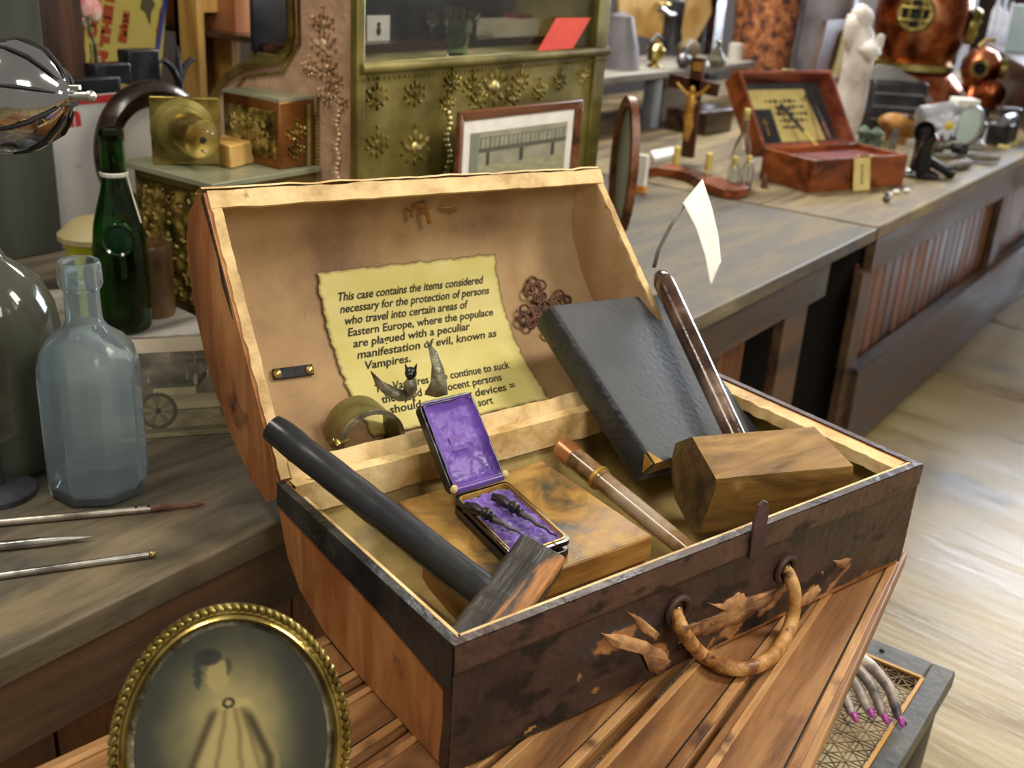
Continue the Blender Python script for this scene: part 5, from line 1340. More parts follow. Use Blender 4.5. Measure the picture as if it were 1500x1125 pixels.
def small_frame():
    # framed bridge photograph leaning on the register front
    yb0=1.46
    t=thing('framed_photograph','brown wooden framed photograph of a bridge leaning on the register','picture',V((Yp(760,250,yb0).x,yb0,CT)))
    tl=Yp(668,163,yb0); tr=Yp(848,145,yb0)
    bl=Yp(672,270,yb0); br=Yp(846,262,yb0)
    r=(tr-tl); w=r.length; r.normalize(); n=V((0,-1,0)); u=n.cross(r).normalized() if n.cross(r).z>0 else -n.cross(r).normalized()
    # counter is below: choose the height so that the frame stands on it
    h=(tl-EZ*CT).z/ max(.2,u.z)*1.0 if False else (tl.z-CT)/u.z
    h=min(h,.30); fw=.022
    bl=tl-u*h
    q=lambda s,v,d=0: bl+r*s+u*v+n*d
    def rail(a,b,c,d):
        mb=MB(); P=[q(*a),q(*b),q(*c),q(*d)]; mb.hexa(P,[P[0]+n*.016,P[1]+n*.016,P[2]+n*.008,P[3]+n*.008]); mb.build('frame_rail',M['frame'],t,bevel=.003)
    rail((0,0),(w,0),(w-fw,fw),(fw,fw)); rail((w,0),(w,h),(w-fw,h-fw),(w-fw,fw)); rail((w,h),(0,h),(fw,h-fw),(w-fw,h-fw)); rail((0,h),(0,0),(fw,fw),(fw,h-fw))
    mb=MB(); mb.box(q(w/2,h/2,.002),(w-fw*1.6,h-fw*1.6,.003),(r,u,n)); mb.build('mount',M['paper'],t)
    def fn(s,v):
        g=.60+.08*fb(s*6,v*6); c=(g,g*.98,g*.85)
        # v up: visible portion upper; bridge in upper third
        if .62<v<.95:
            k=(v-.62)/.33
            if .55<k<.62 or .93<k<.97: c=(.30,.30,.26)
            if .62<k<.93 and ((s*22)%1<.28): c=(.38,.38,.33)
            if k<=.55:
                if abs((s%.34)-.17)<.02 : c=(.25,.24,.2)
                if .45<k: c=(.36,.35,.3)
        if v<.62: c=(.62-.1*fb(s*12,v*30),.60-.1*fb(s*12,v*30),.48)
        if s<.08: c=(.5,.52,.44)
        return c
    m=.050
    picture('bridge_photo',q(m,m,.005),r*(w-2*m),u*(h-2*m),120,120,fn,.35,t,.3)
    mb=MB(); mb.bar(q(w/2,h*.7,-.006),V((q(w/2,0).x,q(w/2,0).y+.04,CT)),.03,.004,up=V((0,1,0))); mb.build('back_strut',M['frame'],t)
small_frame()
def edge_frame():
    # oval dark wood frame seen edge-on, in front of the register's right end
    b=Zp(912,352); top=None
    pts=[(912,350),(918,300),(912,240),(904,190),(896,150),(888,125),(883,116)]
    x=b.x
    t=thing('oval_wall_mirror','tall oval dark wooden mirror frame seen nearly edge-on beside the register','mirror',b)
    # vertical plane containing view direction rotated a little
    d=V((ray(905,250).x,ray(905,250).y,0)).normalized(); side=V((-d.y,d.x,0)); pd=(d*.97+side*.24).normalized(); n=EZ.cross(pd).normalized()
    ztop=onpl(884,116,b,n).z; H=(ztop-CT); 
    c=b+EZ*H/2+pd*.06
    mb=MB(); N=56; A=.12; vs=[];fs=[]; prof=[(0,.012),(.012,.016),(.028,.010),(.03,-.008),(0,-.008)]
    for i in range(N):
        a=2*pi*i/N
        for o_,h in prof: vs.append(c+pd*((A-o_)*cos(a))+EZ*((H/2-o_)*sin(a))+n*h)
    k=len(prof)
    for i in range(N):
        for j in range(k): fs.append((i*k+j,i*k+(j+1)%k,((i+1)%N)*k+(j+1)%k,((i+1)%N)*k+j))
    mb.add(vs,fs); mb.build('frame_ring',M['frame'],t,sharp=60)
    mb=MB(); mb.prism([c+pd*((A-.028)*cos(2*pi*i/40))+EZ*((H/2-.028)*sin(2*pi*i/40)) for i in range(40)],n*-.003); mb.build('mirror_glass',M['mirror'],t)
edge_frame()

# ============================================================ BACKGROUND RIGHT
def vbox(name,px0,py0,px1,py1,yy,dep,m,lab=None,cat=None,parent=None,zb=None,bevel=.004):
    a=Yp(px0,py1,yy); b=Yp(px1,py0,yy); z0=a.z if zb is None else zb
    mb=MB(); mb.box(((a.x+b.x)/2,yy+dep/2,(z0+b.z)/2),(abs(b.x-a.x),dep,b.z-z0)); o=mb.build(name,m,parent,bevel=bevel)
    if lab: tag(o,lab,cat)
    return o
def bg_right():
    # grey side table at the back
    y=2.75
    z=1.06
    x0=3.6; x1=7.2
    zt=Yp(960,105,2.35).z
    xa=Yp(880,90,2.35).x; xb=Yp(1072,100,2.35).x
    t=thing('display_shelf_table','low grey weathered shelf standing on the counter at the back with brassware','table',V(((xa+xb)/2,2.5,CT)))
    mb=MB(); mb.box(((xa+xb)/2+.1,2.55,zt-.015),(xb-xa+.3,.42,.03)); mb.build('table_top',M['greyw'],t,bevel=.004)
    for px in (945,):
        a=Yp(px,200,2.36).x; b=Yp(px+20,200,2.36).x
        mb=MB(); mb.box(((a+b)/2+.03,2.40,(CT+zt-.03)/2),(.10,.03,zt-.03-CT)); mb.build('leg',mat('grey_post',['5c6066','7c8288'],scale=5,rough=.6),t)
        mb=MB(); mb.box((a+.10,2.38,(CT+zt-.03)/2),(.035,.03,zt-.03-CT)); mb.build('leg',M['bluegrey'],t)
    mb=MB(); mb.box((xb+.15,2.74,(CT+zt-.03)/2),(.08,.03,zt-CT-.03)); mb.build('leg',M['greyw'],t)
    a=Yp(968,200,2.45).x; b=Yp(1010,200,2.45).x; mb=MB(); mb.box(((a+b)/2+.05,2.47,(CT+zt-.03)/2),(b-a+.1,.02,zt-.03-CT)); mb.build('side_panel',M['greyw'],t)
    # tan hide / map behind, on shelf
    mb=MB(); P=[(905,0-40),(1040,-40),(1042,20),(1020,60),(985,75),(950,55),(925,50),(908,25)]
    mb.prism([Yp(px,py,2.75) for px,py in P],V((0,.01,0))); o=mb.build('tan_hide',M['tan']); tag(o,'tan stretched hide hanging behind the brassware','hide')
    # grey drum left
    # dark cylinder etc
    b=Yp(905,85,2.5); b.z=zt; mb=MB(); mb.lathe([(0,0),(.10,0),(.085,.10),(.05,.22),(0,.24)],b,n=28); o=mb.build('grey_metal_cone',M['grey']); o.name='metal_cone'; tag(o,'dull grey metal cone on the shelf just right of the register','cone')
    # brass bell items
    b=Zp(958,98,zt); t=thing('brass_bell','polished brass bell with dark fittings on the grey shelf','bell',b); mb=MB()
    mb.lathe([(0,0),(.035,0),(.03,.01),(.012,.02),(.03,.03),(.042,.05),(.044,.075),(.03,.095),(.01,.105),(0,.106)],b,n=28); mb.build('bell_body',M['brassb'],t)
    mb=MB(); mb.tube([b+V((-.05,0,.03)),b+V((-.05,0,.11)),b+V((0,0,.14)),b+V((.05,0,.11)),b+V((.05,0,.03))],.008,8); mb.build('yoke',M['black2'],t)
    b=Zp(1000,100,zt); mb=MB(); mb.ball(b+EZ*.035,(.045,.03,.035),14); mb.ball(b+V((.04,0,.03)),.028,12); mb.tube([b,b+V((.02,0,.09)),b+V((.07,0,.12))],[.02,.012,.006],8); o=mb.build('metal_ornament',M['silver']); tag(o,'tarnished silver knobbly ornament right of the brass bell','ornament')
    b=Zp(1020,92,zt)+V((.1,.1,0)); mb=MB(); mb.ball(b+EZ*.05,(.08,.05,.05),14); o=mb.build('brown_pouch',mat('pouch_leather',['5a4a34','8a7450'],scale=9,rough=.7,bump=.4)); tag(o,'slumped brown pouch behind the crucifix top','pouch')
    # instrument w/ arm
    b=Zp(1030,88,zt)+V((.05,.22,0)); t=thing('dark_instrument','dark blue-black instrument with a pale lever at the back shelf','instrument',b); mb=MB(); mb.lathe([(0,0),(.09,0),(.07,.03),(.05,.12),(.055,.26),(0,.28)],b,n=20); mb.build('body',M['black2'],t)
    mb=MB(); mb.tube([b+V((-.22,-.02,.24)),b+V((-.1,-.03,.20)),b+V((.02,-.03,.20)),b+V((.05,-.03,.28))],[.02,.014,.012,.012],8); mb.build('lever',M['steel'],t)
    mb=MB(); mb.ball(b+V((-.2,-.05,.25)),(.05,.03,.012),12); mb.build('brass_pan',M['brassb'],t)
    # small boxed objects under shelf: dark wooden box, right
    a=Zp(1060,235)
    vbox('walnut_box',1028,158,1075,230,2.12,.2,M['darkwood'],'dark walnut box behind the crucifix under the shelf','box',zb=CT)
    vbox('oak_post',1040,-60,1072,95,3.3,.06,M['darkwood'],'dark wooden upright behind the dark instrument','post',zb=0) 
    # woven basket and grey drum
    b=Zp(1110,150)+V((1.4,.75,0)); b=dpt(1118,60,6.0); R=48*6.0/F; b.z=CT
    mb=MB(); mb.lathe([(0,0),(R*.8,0),(R*.9,.2),(R,.62),(R*.96,.62),(R*.86,.2),(0,.02)],b,n=28)
    o=mb.build('woven_basket',M['basket']); tag(o,'tall orange and black woven basket behind the mahogany box','basket')
    b=dpt(1207,60,5.95); R=38*5.95/F; b.z=CT
    mb=MB(); mb.lathe([(0,0),(R,0),(R,.72),(R*.97,.72),(R*.97,.02),(0,.02)],b,n=36); o=mb.build('grey_drum',M['grey']); tag(o,'large plain grey drum behind the white statue','drum')
    # striped small can + glassy things near top of kit
    b=Zp(1075,92,zt); b=Yp(1075,92,2.4); b.z=zt; mb=MB(); mb.lathe([(0,0),(.035,0),(.035,.085),(0,.086)],b,n=20); o=mb.build('white_candle_jar',M['wsign']); tag(o,'small off-white candle jar at the right end of the shelf','jar')
    b=Zp(1048,97,zt); mb=MB(); mb.lathe([(0,0),(.04,0),(.05,.03),(.03,.06),(.012,.09),(.02,.11),(0,.12)],b,n=24); o=mb.build('glass_stopper_jar',M['smoke']); tag(o,'small dark glass stoppered jar in front of the basket','jar')
    # sheet of white papers on the counter near the crucifix
    q=[Zp(952,228),Zp(985,222),Zp(992,232),Zp(958,240)]; mb=MB(); mb.hexa(q,[p+EZ*.02 for p in q]); o=mb.build('paper_stack',M['paper'],bevel=.002); tag(o,'small stack of white paper left of the crucifix base','paper')
    # orange/white packet
    a=Zp(932,290); mb=MB(); P=[a,a+V((.0,.05,0)),a+V((.03,.05,.10)),a+V((.03,.0,.10))]
    t=thing('paper_packet','white packet with an orange foot beside the oval mirror','packet',a); 
    c=Zp(925,278); mb.box(c+EZ*.07,(.02,.10,.10)); mb.build('white_sleeve',M['paper'],t); mb=MB(); mb.box(c+EZ*.01,(.022,.10,.02)); mb.build('orange_foot',mat('orange_card',['e08a20','f0a030'],rough=.6),t)
bg_right()

def crucifix():
    b0=Zp(1008,240); Xn=V((-1,0,0))
    t=thing('standing_crucifix','dark wooden standing crucifix with a gilt figure and two candle stubs','crucifix',b0)
    x=b0.x; P=lambda px,py:Xp(px,py,x)
    k=1
    t0=P(1022,84); bt=P(1003,245); 
    wv=abs(P(1030,110).y-P(1012,110).y)
    def post(a,b,w,nm,z=.02): mb=MB(); mb.bar(a,b,w,z,up=V((1,0,0))); mb.build(nm,M['mahog'] if nm=='x' else mat('crucifix_wood',['2a120a','4a2414','643420'],scale=6,rough=.4),t,bevel=.002)
    _b=P(1005,245); _b.z=max(_b.z,CT+.024); post(_b,P(1024,84),wv,'upright'); post(P(981,117),P(1052,132),wv*.95,'crossbeam')
    # gilt figure
    f=lambda px,py,d=.022:P(px,py)+V((-d,0,0))
    V_=[f(1014,160),f(1016,148),f(1018,140),f(1017,170),f(1014,184),f(1012,200), f(1005,138),f(995,124),f(1030,138),f(1041,126),f(1010,186),f(1009,200)]
    mb=MB(); mb.tube([f(1018,137),f(1017,148),f(1014,160),f(1014,170)],[.012,.022,.017,.018],10); mb.tube([f(1014,168),f(1016,183),f(1010,205)],[.015,.012,.007],8); mb.tube([f(1011,168),f(1011,185),f(1008,205)],[.015,.012,.007],8)
    mb.tube([f(1015,140),f(1006,133),f(996,121)],[.009,.007,.005],8); mb.tube([f(1020,140),f(1032,135),f(1043,125)],[.009,.007,.005],8); mb.ball(f(1019,131,.026),(.012,.012,.015),12)
    mb.build('gilt_figure',M['christ'],t)
    mb=MB(); c=P(1024,97)+V((-.014,0,0)); mb.box(c,(.006,wv*.7,.03)); mb.build('title_plate',M['christ'],t)
    # curved base
    base=[(958,248),(975,246),(990,250),(1010,255),(1030,262),(1050,270),(1072,277),(1090,280)]
    pts=[Zp(px,py,CT+.022) for px,py in base]; mb=MB()
    vs=[];fs=[]
    for i,p in enumerate(pts):
        w=.05+.02*cos(i*1.2); vs+= [p+V((-w,0,.0-.021)),p+V((w,0,-.021)),p+V((w,0,.01)),p+V((-w,0,.01))]
    for i in range(len(pts)-1):
        for j in range(4): fs.append((i*4+j,i*4+(j+1)%4,(i+1)*4+(j+1)%4,(i+1)*4+j))
    fs+=[(0,1,2,3),tuple(range(len(vs)-4,len(vs)))]; mb.add(vs,fs); mb.build('base',M['mahog'],t,bevel=.003)
    for px,py,i in ((990,240,0),(1037,250,1)):
        b=Zp(px,py,CT+.032); mb=MB(); mb.lathe([(0,0),(.013,0),(.013,.060),(.004,.063),(0,.063)],b,n=16); o=mb.build('candle_stub',M['candle']); tag(o,['yellow candle stub on the crucifix base, left of the cross','yellow candle stub on the crucifix base, right of the cross'][i],'candle','candle stubs on the crucifix base')
crucifix()
def clear_bottles():
    b=Zp(1080,272); t=thing('corked_bottle','clear corked glass bottle standing against the mahogany kit box','bottle',b)
    lathe_glass(t,'bottle_body',b,[(0,0),(.030,0),(.036,.008),(.037,.03),(.036,.10),(.026,.145),(.014,.175),(.011,.20),(.011,.235),(.014,.238),(.014,.246),(.010,.248)],.003,M['clear'],28)
    mb=MB(); mb.lathe([(0,.225),(.010,.225),(.012,.262),(0,.263)],b,n=14); mb.build('cork',M['candle'],t)
    for i,(px,py) in enumerate(((1071,281),(1091,279))):
        b=Zp(px,py); t=thing('small_vial','short corked clear vial in front of the clear bottle, '+('left' if i==0 else 'right')+' of two','vial',b,'small vials by the kit box')
        lathe_glass(t,'vial_body',b,[(0,0),(.017,0),(.020,.005),(.020,.075),(.012,.090),(.010,.105),(.008,.106)],.002,M['clear'],20)
        mb=MB(); mb.lathe([(0,.088),(.0085,.088),(.010,.118),(0,.119)],b,n=12); mb.build('cork',M['candle'],t)
    b=Zp(1119,275); mb=MB(); mb.lathe([(0,0),(.015,0),(.010,.012),(.013,.03),(.006,.045),(0,.046)],b,n=14); o=mb.build('metal_peg',M['rust']); tag(o,'tiny rusty peg standing before the mahogany kit box','peg')
clear_bottles()

def kit():
    N_=Zp(1185,283); R_=Zp(1322,271); Lf=Zp(1095,263)
    e1=(R_-N_); e2=(Lf-N_)
    # rectangle: make e2 perpendicular to e1
    w=e1.length; e1.normalize(); e2=e2-e1*e2.dot(e1); d=e2.length; e2.normalize()
    dd=ray(1189,235); k=((N_-CAM).x*dd.x+(N_-CAM).y*dd.y)/(dd.x**2+dd.y**2); h=(CAM+dd*k).z-CT
    t=thing('mahogany_kit_box','open mahogany box with a smaller vampire kit, parchment and cross inside its lid','box',N_+e1*w/2+e2*d/2)
    T=.014; q=lambda a,b,z:N_+e1*a+e2*b+EZ*z
    def wall(a0,a1,b0,b1,z0,z1,nm,m): mb=MB(); p=[q(a0,b0,z0),q(a1,b0,z0),q(a1,b1,z0),q(a0,b1,z0)]; mb.hexa(p,[x+EZ*(z1-z0) for x in p]); return mb.build(nm,m,t,bevel=.002)
    wall(0,w,0,T,0,h,'front_wall',M['mahog']); wall(0,T,T,d,0,h,'side_wall',M['mahog']); wall(w-T,w,T,d,0,h,'side_wall',M['mahog']); wall(T,w-T,d-T,d,0,h,'back_wall',M['mahog']); wall(T,w-T,T,d-T,0,.01,'bottom',M['mahogr'])
    wall(T,w-T,T,d-T,.011,h*.80,'velvet_tray',mat('maroon_velvet',['5a2828','8a4a48'],scale=8,rough=.9))
    wall(w*.46,w*.60,-.004,.012,h-.004,h+.006,'brass_hasp',M['brassb'])
    # lid: hinge along back edge
    hl=q(0,d,h); hr=q(w,d,h)
    pl_=(hl+EZ*0); Tl=onpl(1078,92,hl,e1); v=(Tl-hl); lh=v.length; 
    v=v.normalized(); lh=min(lh,d*1.25); nb=v.cross(e1).normalized()
    if nb.dot(e2)<0: nb=-nb
    lid=lambda a,b,c:hl+e1*a+v*b+nb*c
    dp=.075
    def lb(a0,a1,b0,b1,c0,c1,nm,m): mb=MB(); p=[lid(a0,b0,c0),lid(a1,b0,c0),lid(a1,b1,c0),lid(a0,b1,c0)]; mb.hexa(p,[x+nb*(c1-c0) for x in p]); return mb.build(nm,m,t,bevel=.002)
    lb(0,T,0,lh,0,dp,'lid_side',M['mahog']); lb(w-T,w,0,lh,0,dp,'lid_side',M['mahogr']); lb(T,w-T,lh-T,lh,0,dp,'lid_top',M['mahogr']); lb(T,w-T,0,T,0,dp,'lid_bottom',M['mahogr']); lb(0,w,0,lh,dp,dp+.008,'lid_back',M['mahog'])
    lb(T,w-T,T,lh-T,dp-.004,dp,'lid_lining',mat('lid_lining_dark',['2c2c30','4c4c54'],scale=5,rough=.6))
    lb(w*.44,w*.56,lh-.006,lh+.002,-.006,.006,'lid_catch',M['brassb'])
    # parchment & cross & bible in lid
    t2=thing('small_parchment','small yellow lettered parchment inside the mahogany box lid','paper',lid(w*.5,lh*.2,dp-.006))
    mb=MB(); mb.prism([lid(a*w,b*lh,dp-.0055) for a,b in ((.07,.86),(.78,.86),(.84,.16),(.35,.16),(.33,.60),(.10,.60))],nb*-.001); mb.build('sheet',M['ylabel'],t2)
    for i,(a0,b0,ww) in enumerate(((.30,.70,.36),(.40,.62,.32),(.40,.53,.34),(.40,.44,.32),(.42,.35,.2))):
        text_mesh('Lore of the unquiet',lh*.07,lambda x,yy:lid((a0)*w+x,b0*lh+yy,dp-.0072),'lettering',M['ink'],t2,shear=.2,width=ww*w) if False else None
        mb=MB()
        n=7
        for j in range(n): mb.box(lid((a0+ww*(j+.5)/n)*w,b0*lh,dp-.0072),(ww*w/n*.7,.006+.004*((j*7+i)%3),.0006),(e1,v,nb))
        mb.build('ink_line',M['ink'],t2)
    t3=thing('small_bible','little black bible with a gold cross on its cover in the box lid','book',lid(w*.2,lh*.1,dp-.02))
    mb=MB(); P=[lid(.09*w,.08*lh,dp-.008),lid(.30*w,.08*lh,dp-.008),lid(.30*w,.56*lh,dp-.008),lid(.09*w,.56*lh,dp-.008)]; mb.hexa(P,[p-nb*.025 for p in P]); mb.build('cover',M['black2'],t3,bevel=.002)
    mb=MB(); mb.box(lid(.19*w,.32*lh,dp-.034),(.006,.22*lh,.001),(e1,v,nb)); mb.box(lid(.19*w,.38*lh,dp-.034),(.06*w,.006,.001),(e1,v,nb)); mb.build('gold_cross',M['gold'],t3)
    for i,(a,b) in enumerate(((( .42,.62),(.55,-.02)),((.78,.80),(.72,.05)))):
        p1=lid(a[0]*w,a[1]*lh,dp-.03); p0=lid(b[0]*w,b[1]*lh,.0)
        t4=thing('leaning_stake',['thin dark stake with a yellow grip leaning in the middle of the box lid','thin dark cross-hilted rod leaning at the right of the box lid'][i],'stake',p0,'stakes leaning in the mahogany box')
        mb=MB(); mb.tube([p1,p0.lerp(p1,.35)],[.008,.006],8); mb.bar(p1.lerp(p0,.12)-e1*.035,p1.lerp(p0,.12)+e1*.03,.008,.008); mb.build('shaft',M['black2'],t4)
        mb=MB(); mb.tube([p0.lerp(p1,.35),p0+EZ*.0],[.006,.007],8); mb.build('grip',M['candle'] if i==0 else M['rust'],t4)
    # yellow label on front
    a=w*.40; b=w*.57
    mb=MB(); p=[q(a,-.003,-.0),q(b,-.006,-.0),q(b,-.003,h*1.0),q(a,-.003,h*1.0)]; p=[p[0]-e2*.02+EZ*.001,p[1]-e2*.02+EZ*.001,p[2],p[3]]; mb.prism(p,-e2*.001)
    t5=thing('box_label','narrow yellow paper label standing against the mahogany box front','label',p[0]); mb.build('label_paper',M['ylabel'],t5)
    mb=MB()
    for zz in (.25,.38,.5,.62,.75): c=p[0].lerp(p[3],zz).lerp(p[1].lerp(p[2],zz),.5)-e2*.002; mb.box(c,(.012,.001,.010),(e1,e2,EZ))
    mb.build('pencil_mark',mat('pencil',['8a7a50','9a8a60'],rough=.8),t5)
kit()

def statue():
    b=Zp(1236,214); s=1
    t=thing('mary_statue','white plaster statue of a robed praying woman behind the mahogany box','statue',b)
    dp=(b-CAM).dot(FW)
    up=(EZ).normalized()
    T=lambda px,py,k=0: onpl(px,py,b,V((FW.x,FW.y,0)).normalized())-V((FW.x,FW.y,0)).normalized()*k
    # body cross sections: (py, left, right)
    sec=[(218,1221,1248),(200,1219,1253),(175,1220,1262),(150,1224,1268),(125,1229,1272),(100,1235,1276),(80,1239,1281),(62,1242,1282),(48,1243,1280),(38,1244,1276)]
    mb=MB(); n=24; vs=[];fs=[]
    rr=V((RC.x,RC.y,0)).normalized(); ff=V((FW.x,FW.y,0)).normalized()
    for i,(py,l_,r_) in enumerate(sec):
        A=T(l_,py);B=T(r_,py); c=(A+B)/2; w=(B-A).length/2
        for j in range(n):
            a=2*pi*j/n; k=1+(.09*sin(a*6+i*.5)+.04*sin(a*11-i*.8))*(1 if i<7 else .25)
            vs.append(c+rr*(w*cos(a)*k)+ff*(w*.85*sin(a)*k))
    for i in range(len(sec)-1):
        for j in range(n): fs.append((i*n+j,i*n+(j+1)%n,(i+1)*n+(j+1)%n,(i+1)*n+j))
    fs+=[tuple(range(n)),tuple(range((len(sec)-1)*n,len(sec)*n))]
    mb.add(vs,fs); mb.build('robe',M['marble'],t,sharp=180)
    # veiled head
    h=T(1260,26); R=(T(1275,26)-T(1244,26)).length/2
    mb=MB(); mb.ball(h,(R,R*1.0,R*1.25),20,(rr,ff,EZ)); mb.tube([T(1255,22),T(1251,40),T(1247,58),T(1245,75)],[R*.85,R*.95,R*.75,R*.4],14); mb.build('veil',M['marble'],t,sharp=180)
    mb=MB(); f=h+rr*R*.45-ff*R*.25; mb.ball(f,(R*.72,R*.72,R*.95),16,(rr,ff,EZ)); d=(rr*.8-ff*.6).normalized(); mb.ball(f+d*R*.7,(R*.16,R*.16,R*.22),8); mb.ball(f+d*R*.60-EZ*R*.42,(R*.2,R*.2,R*.1),8)
    for s_ in (-1,1): mb.ball(f+d*R*.58+d.cross(EZ)*(s_*R*.28)+EZ*R*.15,R*.1,6)
    mb.build('face',M['marble'],t,sharp=180)
    # praying arms and hands: sleeve and hands together
    mb=MB(); hb=T(1284,66,.02); ht=T(1284,50,.03)
    mb.tube([T(1262,62,.05),T(1272,78,.06),T(1281,72,.05)],[.035,.034,.022],12); mb.build('sleeve',M['marble'],t,sharp=180)
    for s_ in (-1,1):
        o_=ff*(.009*s_); V_=[T(1279,76,.04)+o_,T(1283,68,.04)+o_]; E_=[(0,1)]; R_=[.014,.013]
        for k in range(4):
            base=T(1283,66,.04)+o_+rr*(.008*(k-1.5)); V_+= [base,base+EZ*(.028-.003*abs(k-1.5)),base+EZ*(.052-.006*abs(k-1.5))+rr*.003]; q=len(V_); E_+= [(1,q-3),(q-3,q-2),(q-2,q-1)]; R_+= [.0052,.005,.004]
        base=T(1280,68,.05)+o_; V_+= [base,base+EZ*.022-rr*.004]; q=len(V_); E_+= [(1,q-2),(q-2,q-1)]; R_+= [.006,.004]
        skin_obj('praying_hand',V_,E_,R_,M['marble'],t,root=0,sub=1)
statue()

def helmets():
    # big copper diving helmet
    dpb=5.55
    c=dpt(1352,22,dpb); k=dpb/F
    b=dpt(1352,150,dpb); 
    t=thing('diving_helmet','large copper diving helmet with barred brass windows and breastplate','helmet',V((c.x,c.y,CT)))
    R=68*k; mb=MB(); mb.lathe([(R*.72,-R*1.0),(R*.80,-R*.85),(R*.97,-R*.4),(R*1.0,0),(R*.95,R*.4),(R*.75,R*.75),(R*.4,R*.98),(0,R*1.05)],c,n=40); mb.build('bonnet',M['copper'],t,sharp=60)
    mb=MB(); mb.lathe([(R*.74,-R*1.12),(R*.86,-R*1.10),(R*.86,-R*.98),(R*.74,-R*.96)],c,n=40,closed=True); mb.build('neck_ring',M['brass'],t)
    def port(px,py,r,tilt):
        p=dpt(px,py,dpb-R*.8); n=(p-c).normalized(); n=tilt.normalized()
        p=c+n*R*.97; rr=r*k
        mb=MB(); mb.lathe([(rr*.72,0),(rr,0),(rr,.02),(rr*.9,.04),(rr*.72,.04)],p,n,30,closed=True); 
        x=n.cross(EZ).normalized(); y=x.cross(n)
        mb.build('window_ring',M['brass'],t)
        mb=MB()
        for s in (-.35,0.3): mb.tube([p+x*rr*s-y*rr*.8+n*.04,p+x*rr*s+y*rr*.8+n*.04],.008,8); mb.tube([p+y*rr*s-x*rr*.8+n*.045,p+y*rr*s+x*rr*.8+n*.045],.008,8)
        mb.build('window_grille',M['brass'],t)
        mb=MB(); mb.lathe([(0,.030),(rr*.74,.030)],p,n,24); mb.build('window_glass',M['black'],t)
    f=V((-FW.x,-FW.y,0)).normalized(); rt=V((RC.x,RC.y,0)).normalized()
    port(1325,28,26,f*.9-rt*.45+EZ*.05); port(1410,40,26,f*.35+rt*.95-EZ*.15); 
    # breastplate
    zc=c.z-R*1.1
    mb=MB(); H=zc-CT-.02
    n=40; vs=[];fs=[]; lv=[(0,.74,.74),(.15,.9,.86),(.4,1.12,.95),(.75,1.22,1.0),(1,1.18,1.0)]
    for (h_,a,bb) in lv:
        for j in range(n):
            an=2*pi*j/n; vs.append(V((c.x,c.y,zc))+rt*(R*a*cos(an))+f*(R*bb*sin(an))-EZ*(h_*min(H,R*1.5)*(1-.25*abs(cos(an))*h_)))
    for i in range(len(lv)-1):
        for j in range(n): fs.append((i*n+j,i*n+(j+1)%n,(i+1)*n+(j+1)%n,(i+1)*n+j))
    mb.add(vs,fs); mb.build('breastplate',M['copper'],t,sharp=80,solid=.006)
    for j in range(10):
        an=2*pi*j/10+.3; p=V((c.x,c.y,zc))+rt*(R*1.14*cos(an))+f*(R*.96*sin(an))-EZ*(.62*min(H,R*1.5)*(1-.18*abs(cos(an)))); mb=MB(); mb.ball(p,.018,8); mb.build('stud',M['brassb'],t)
    zz=zc-min(H,R*1.5); mb=MB(); mb.box(V((c.x,c.y,(CT+zz)/2)),(R*1.4,R*1.4,max(.02,zz-CT)) ); mb.build('stand_box',M['black2'],t)
    # dark flat blade / lid
    a=Xp(1245,100,6.0)
    # small helmet
    d2=6.3; c2=dpt(1437,98,d2); k2=d2/F; r2=29*k2
    t=thing('diving_helmet','small copper diving helmet right of the big helmet','helmet',V((c2.x,c2.y,CT)))
    mb=MB(); mb.lathe([(r2*.7,-r2*.95),(r2,-r2*.2),(r2*.95,r2*.3),(r2*.6,r2*.8),(0,r2)],c2,n=32); mb.build('bonnet',M['copper'],t)
    for nn,rr in ((f*.9-rt*.4,.45),(f*.3+rt*.95,.5)):
        nn=nn.normalized(); p=c2+nn*r2*.9; mb=MB(); mb.lathe([(r2*rr*.65,0),(r2*rr,0),(r2*rr,.03),(r2*rr*.65,.03)],p,nn,20,closed=True); mb.build('window_ring',M['brass'],t)
        mb=MB(); mb.lathe([(0,.02),(r2*rr*.7,.02)],p,nn,20); mb.build('window_glass',M['black'],t)
    mb=MB(); mb.lathe([(r2*.7,-r2*.9),(r2*.95,-r2*1.3),(r2*1.15,-r2*2.0),(r2*1.0,-r2*2.1)],c2,n=32); mb.build('breastplate',M['copper'],t,solid=.006)
    mb=MB(); mb.tube([c2+EZ*r2*.95-rt*r2*.3,c2+EZ*r2*1.3,c2+EZ*r2*1.3+rt*r2*.4],.014,8); mb.build('air_valve',M['brassb'],t)
    zt=c2.z-r2*2.1; mb=MB(); mb.box(V((c2.x,c2.y,(CT+zt)/2)),(r2*1.6,r2*1.6,max(.02,zt-CT))); mb.build('stand_box',M['darkwood'],t)
    # copper disc
    c3=dpt(1452,138,5.9); r3=20*5.9/F; nd=(f-rt*.3).normalized(); t=thing('copper_disc','round copper disc leaning under the small helmet','disc',V((c3.x,c3.y,CT)))
    mb=MB(); mb.lathe([(0,.02),(r3*.8,.012),(r3,.0),(r3,-.01),(0,-.01)],c3,nd,28); mb.build('disc',M['copper'],t); mb=MB(); mb.cyl(V((c3.x,c3.y,CT)),c3-nd*.02,.012); mb.build('prop',M['black2'],t)
helmets()
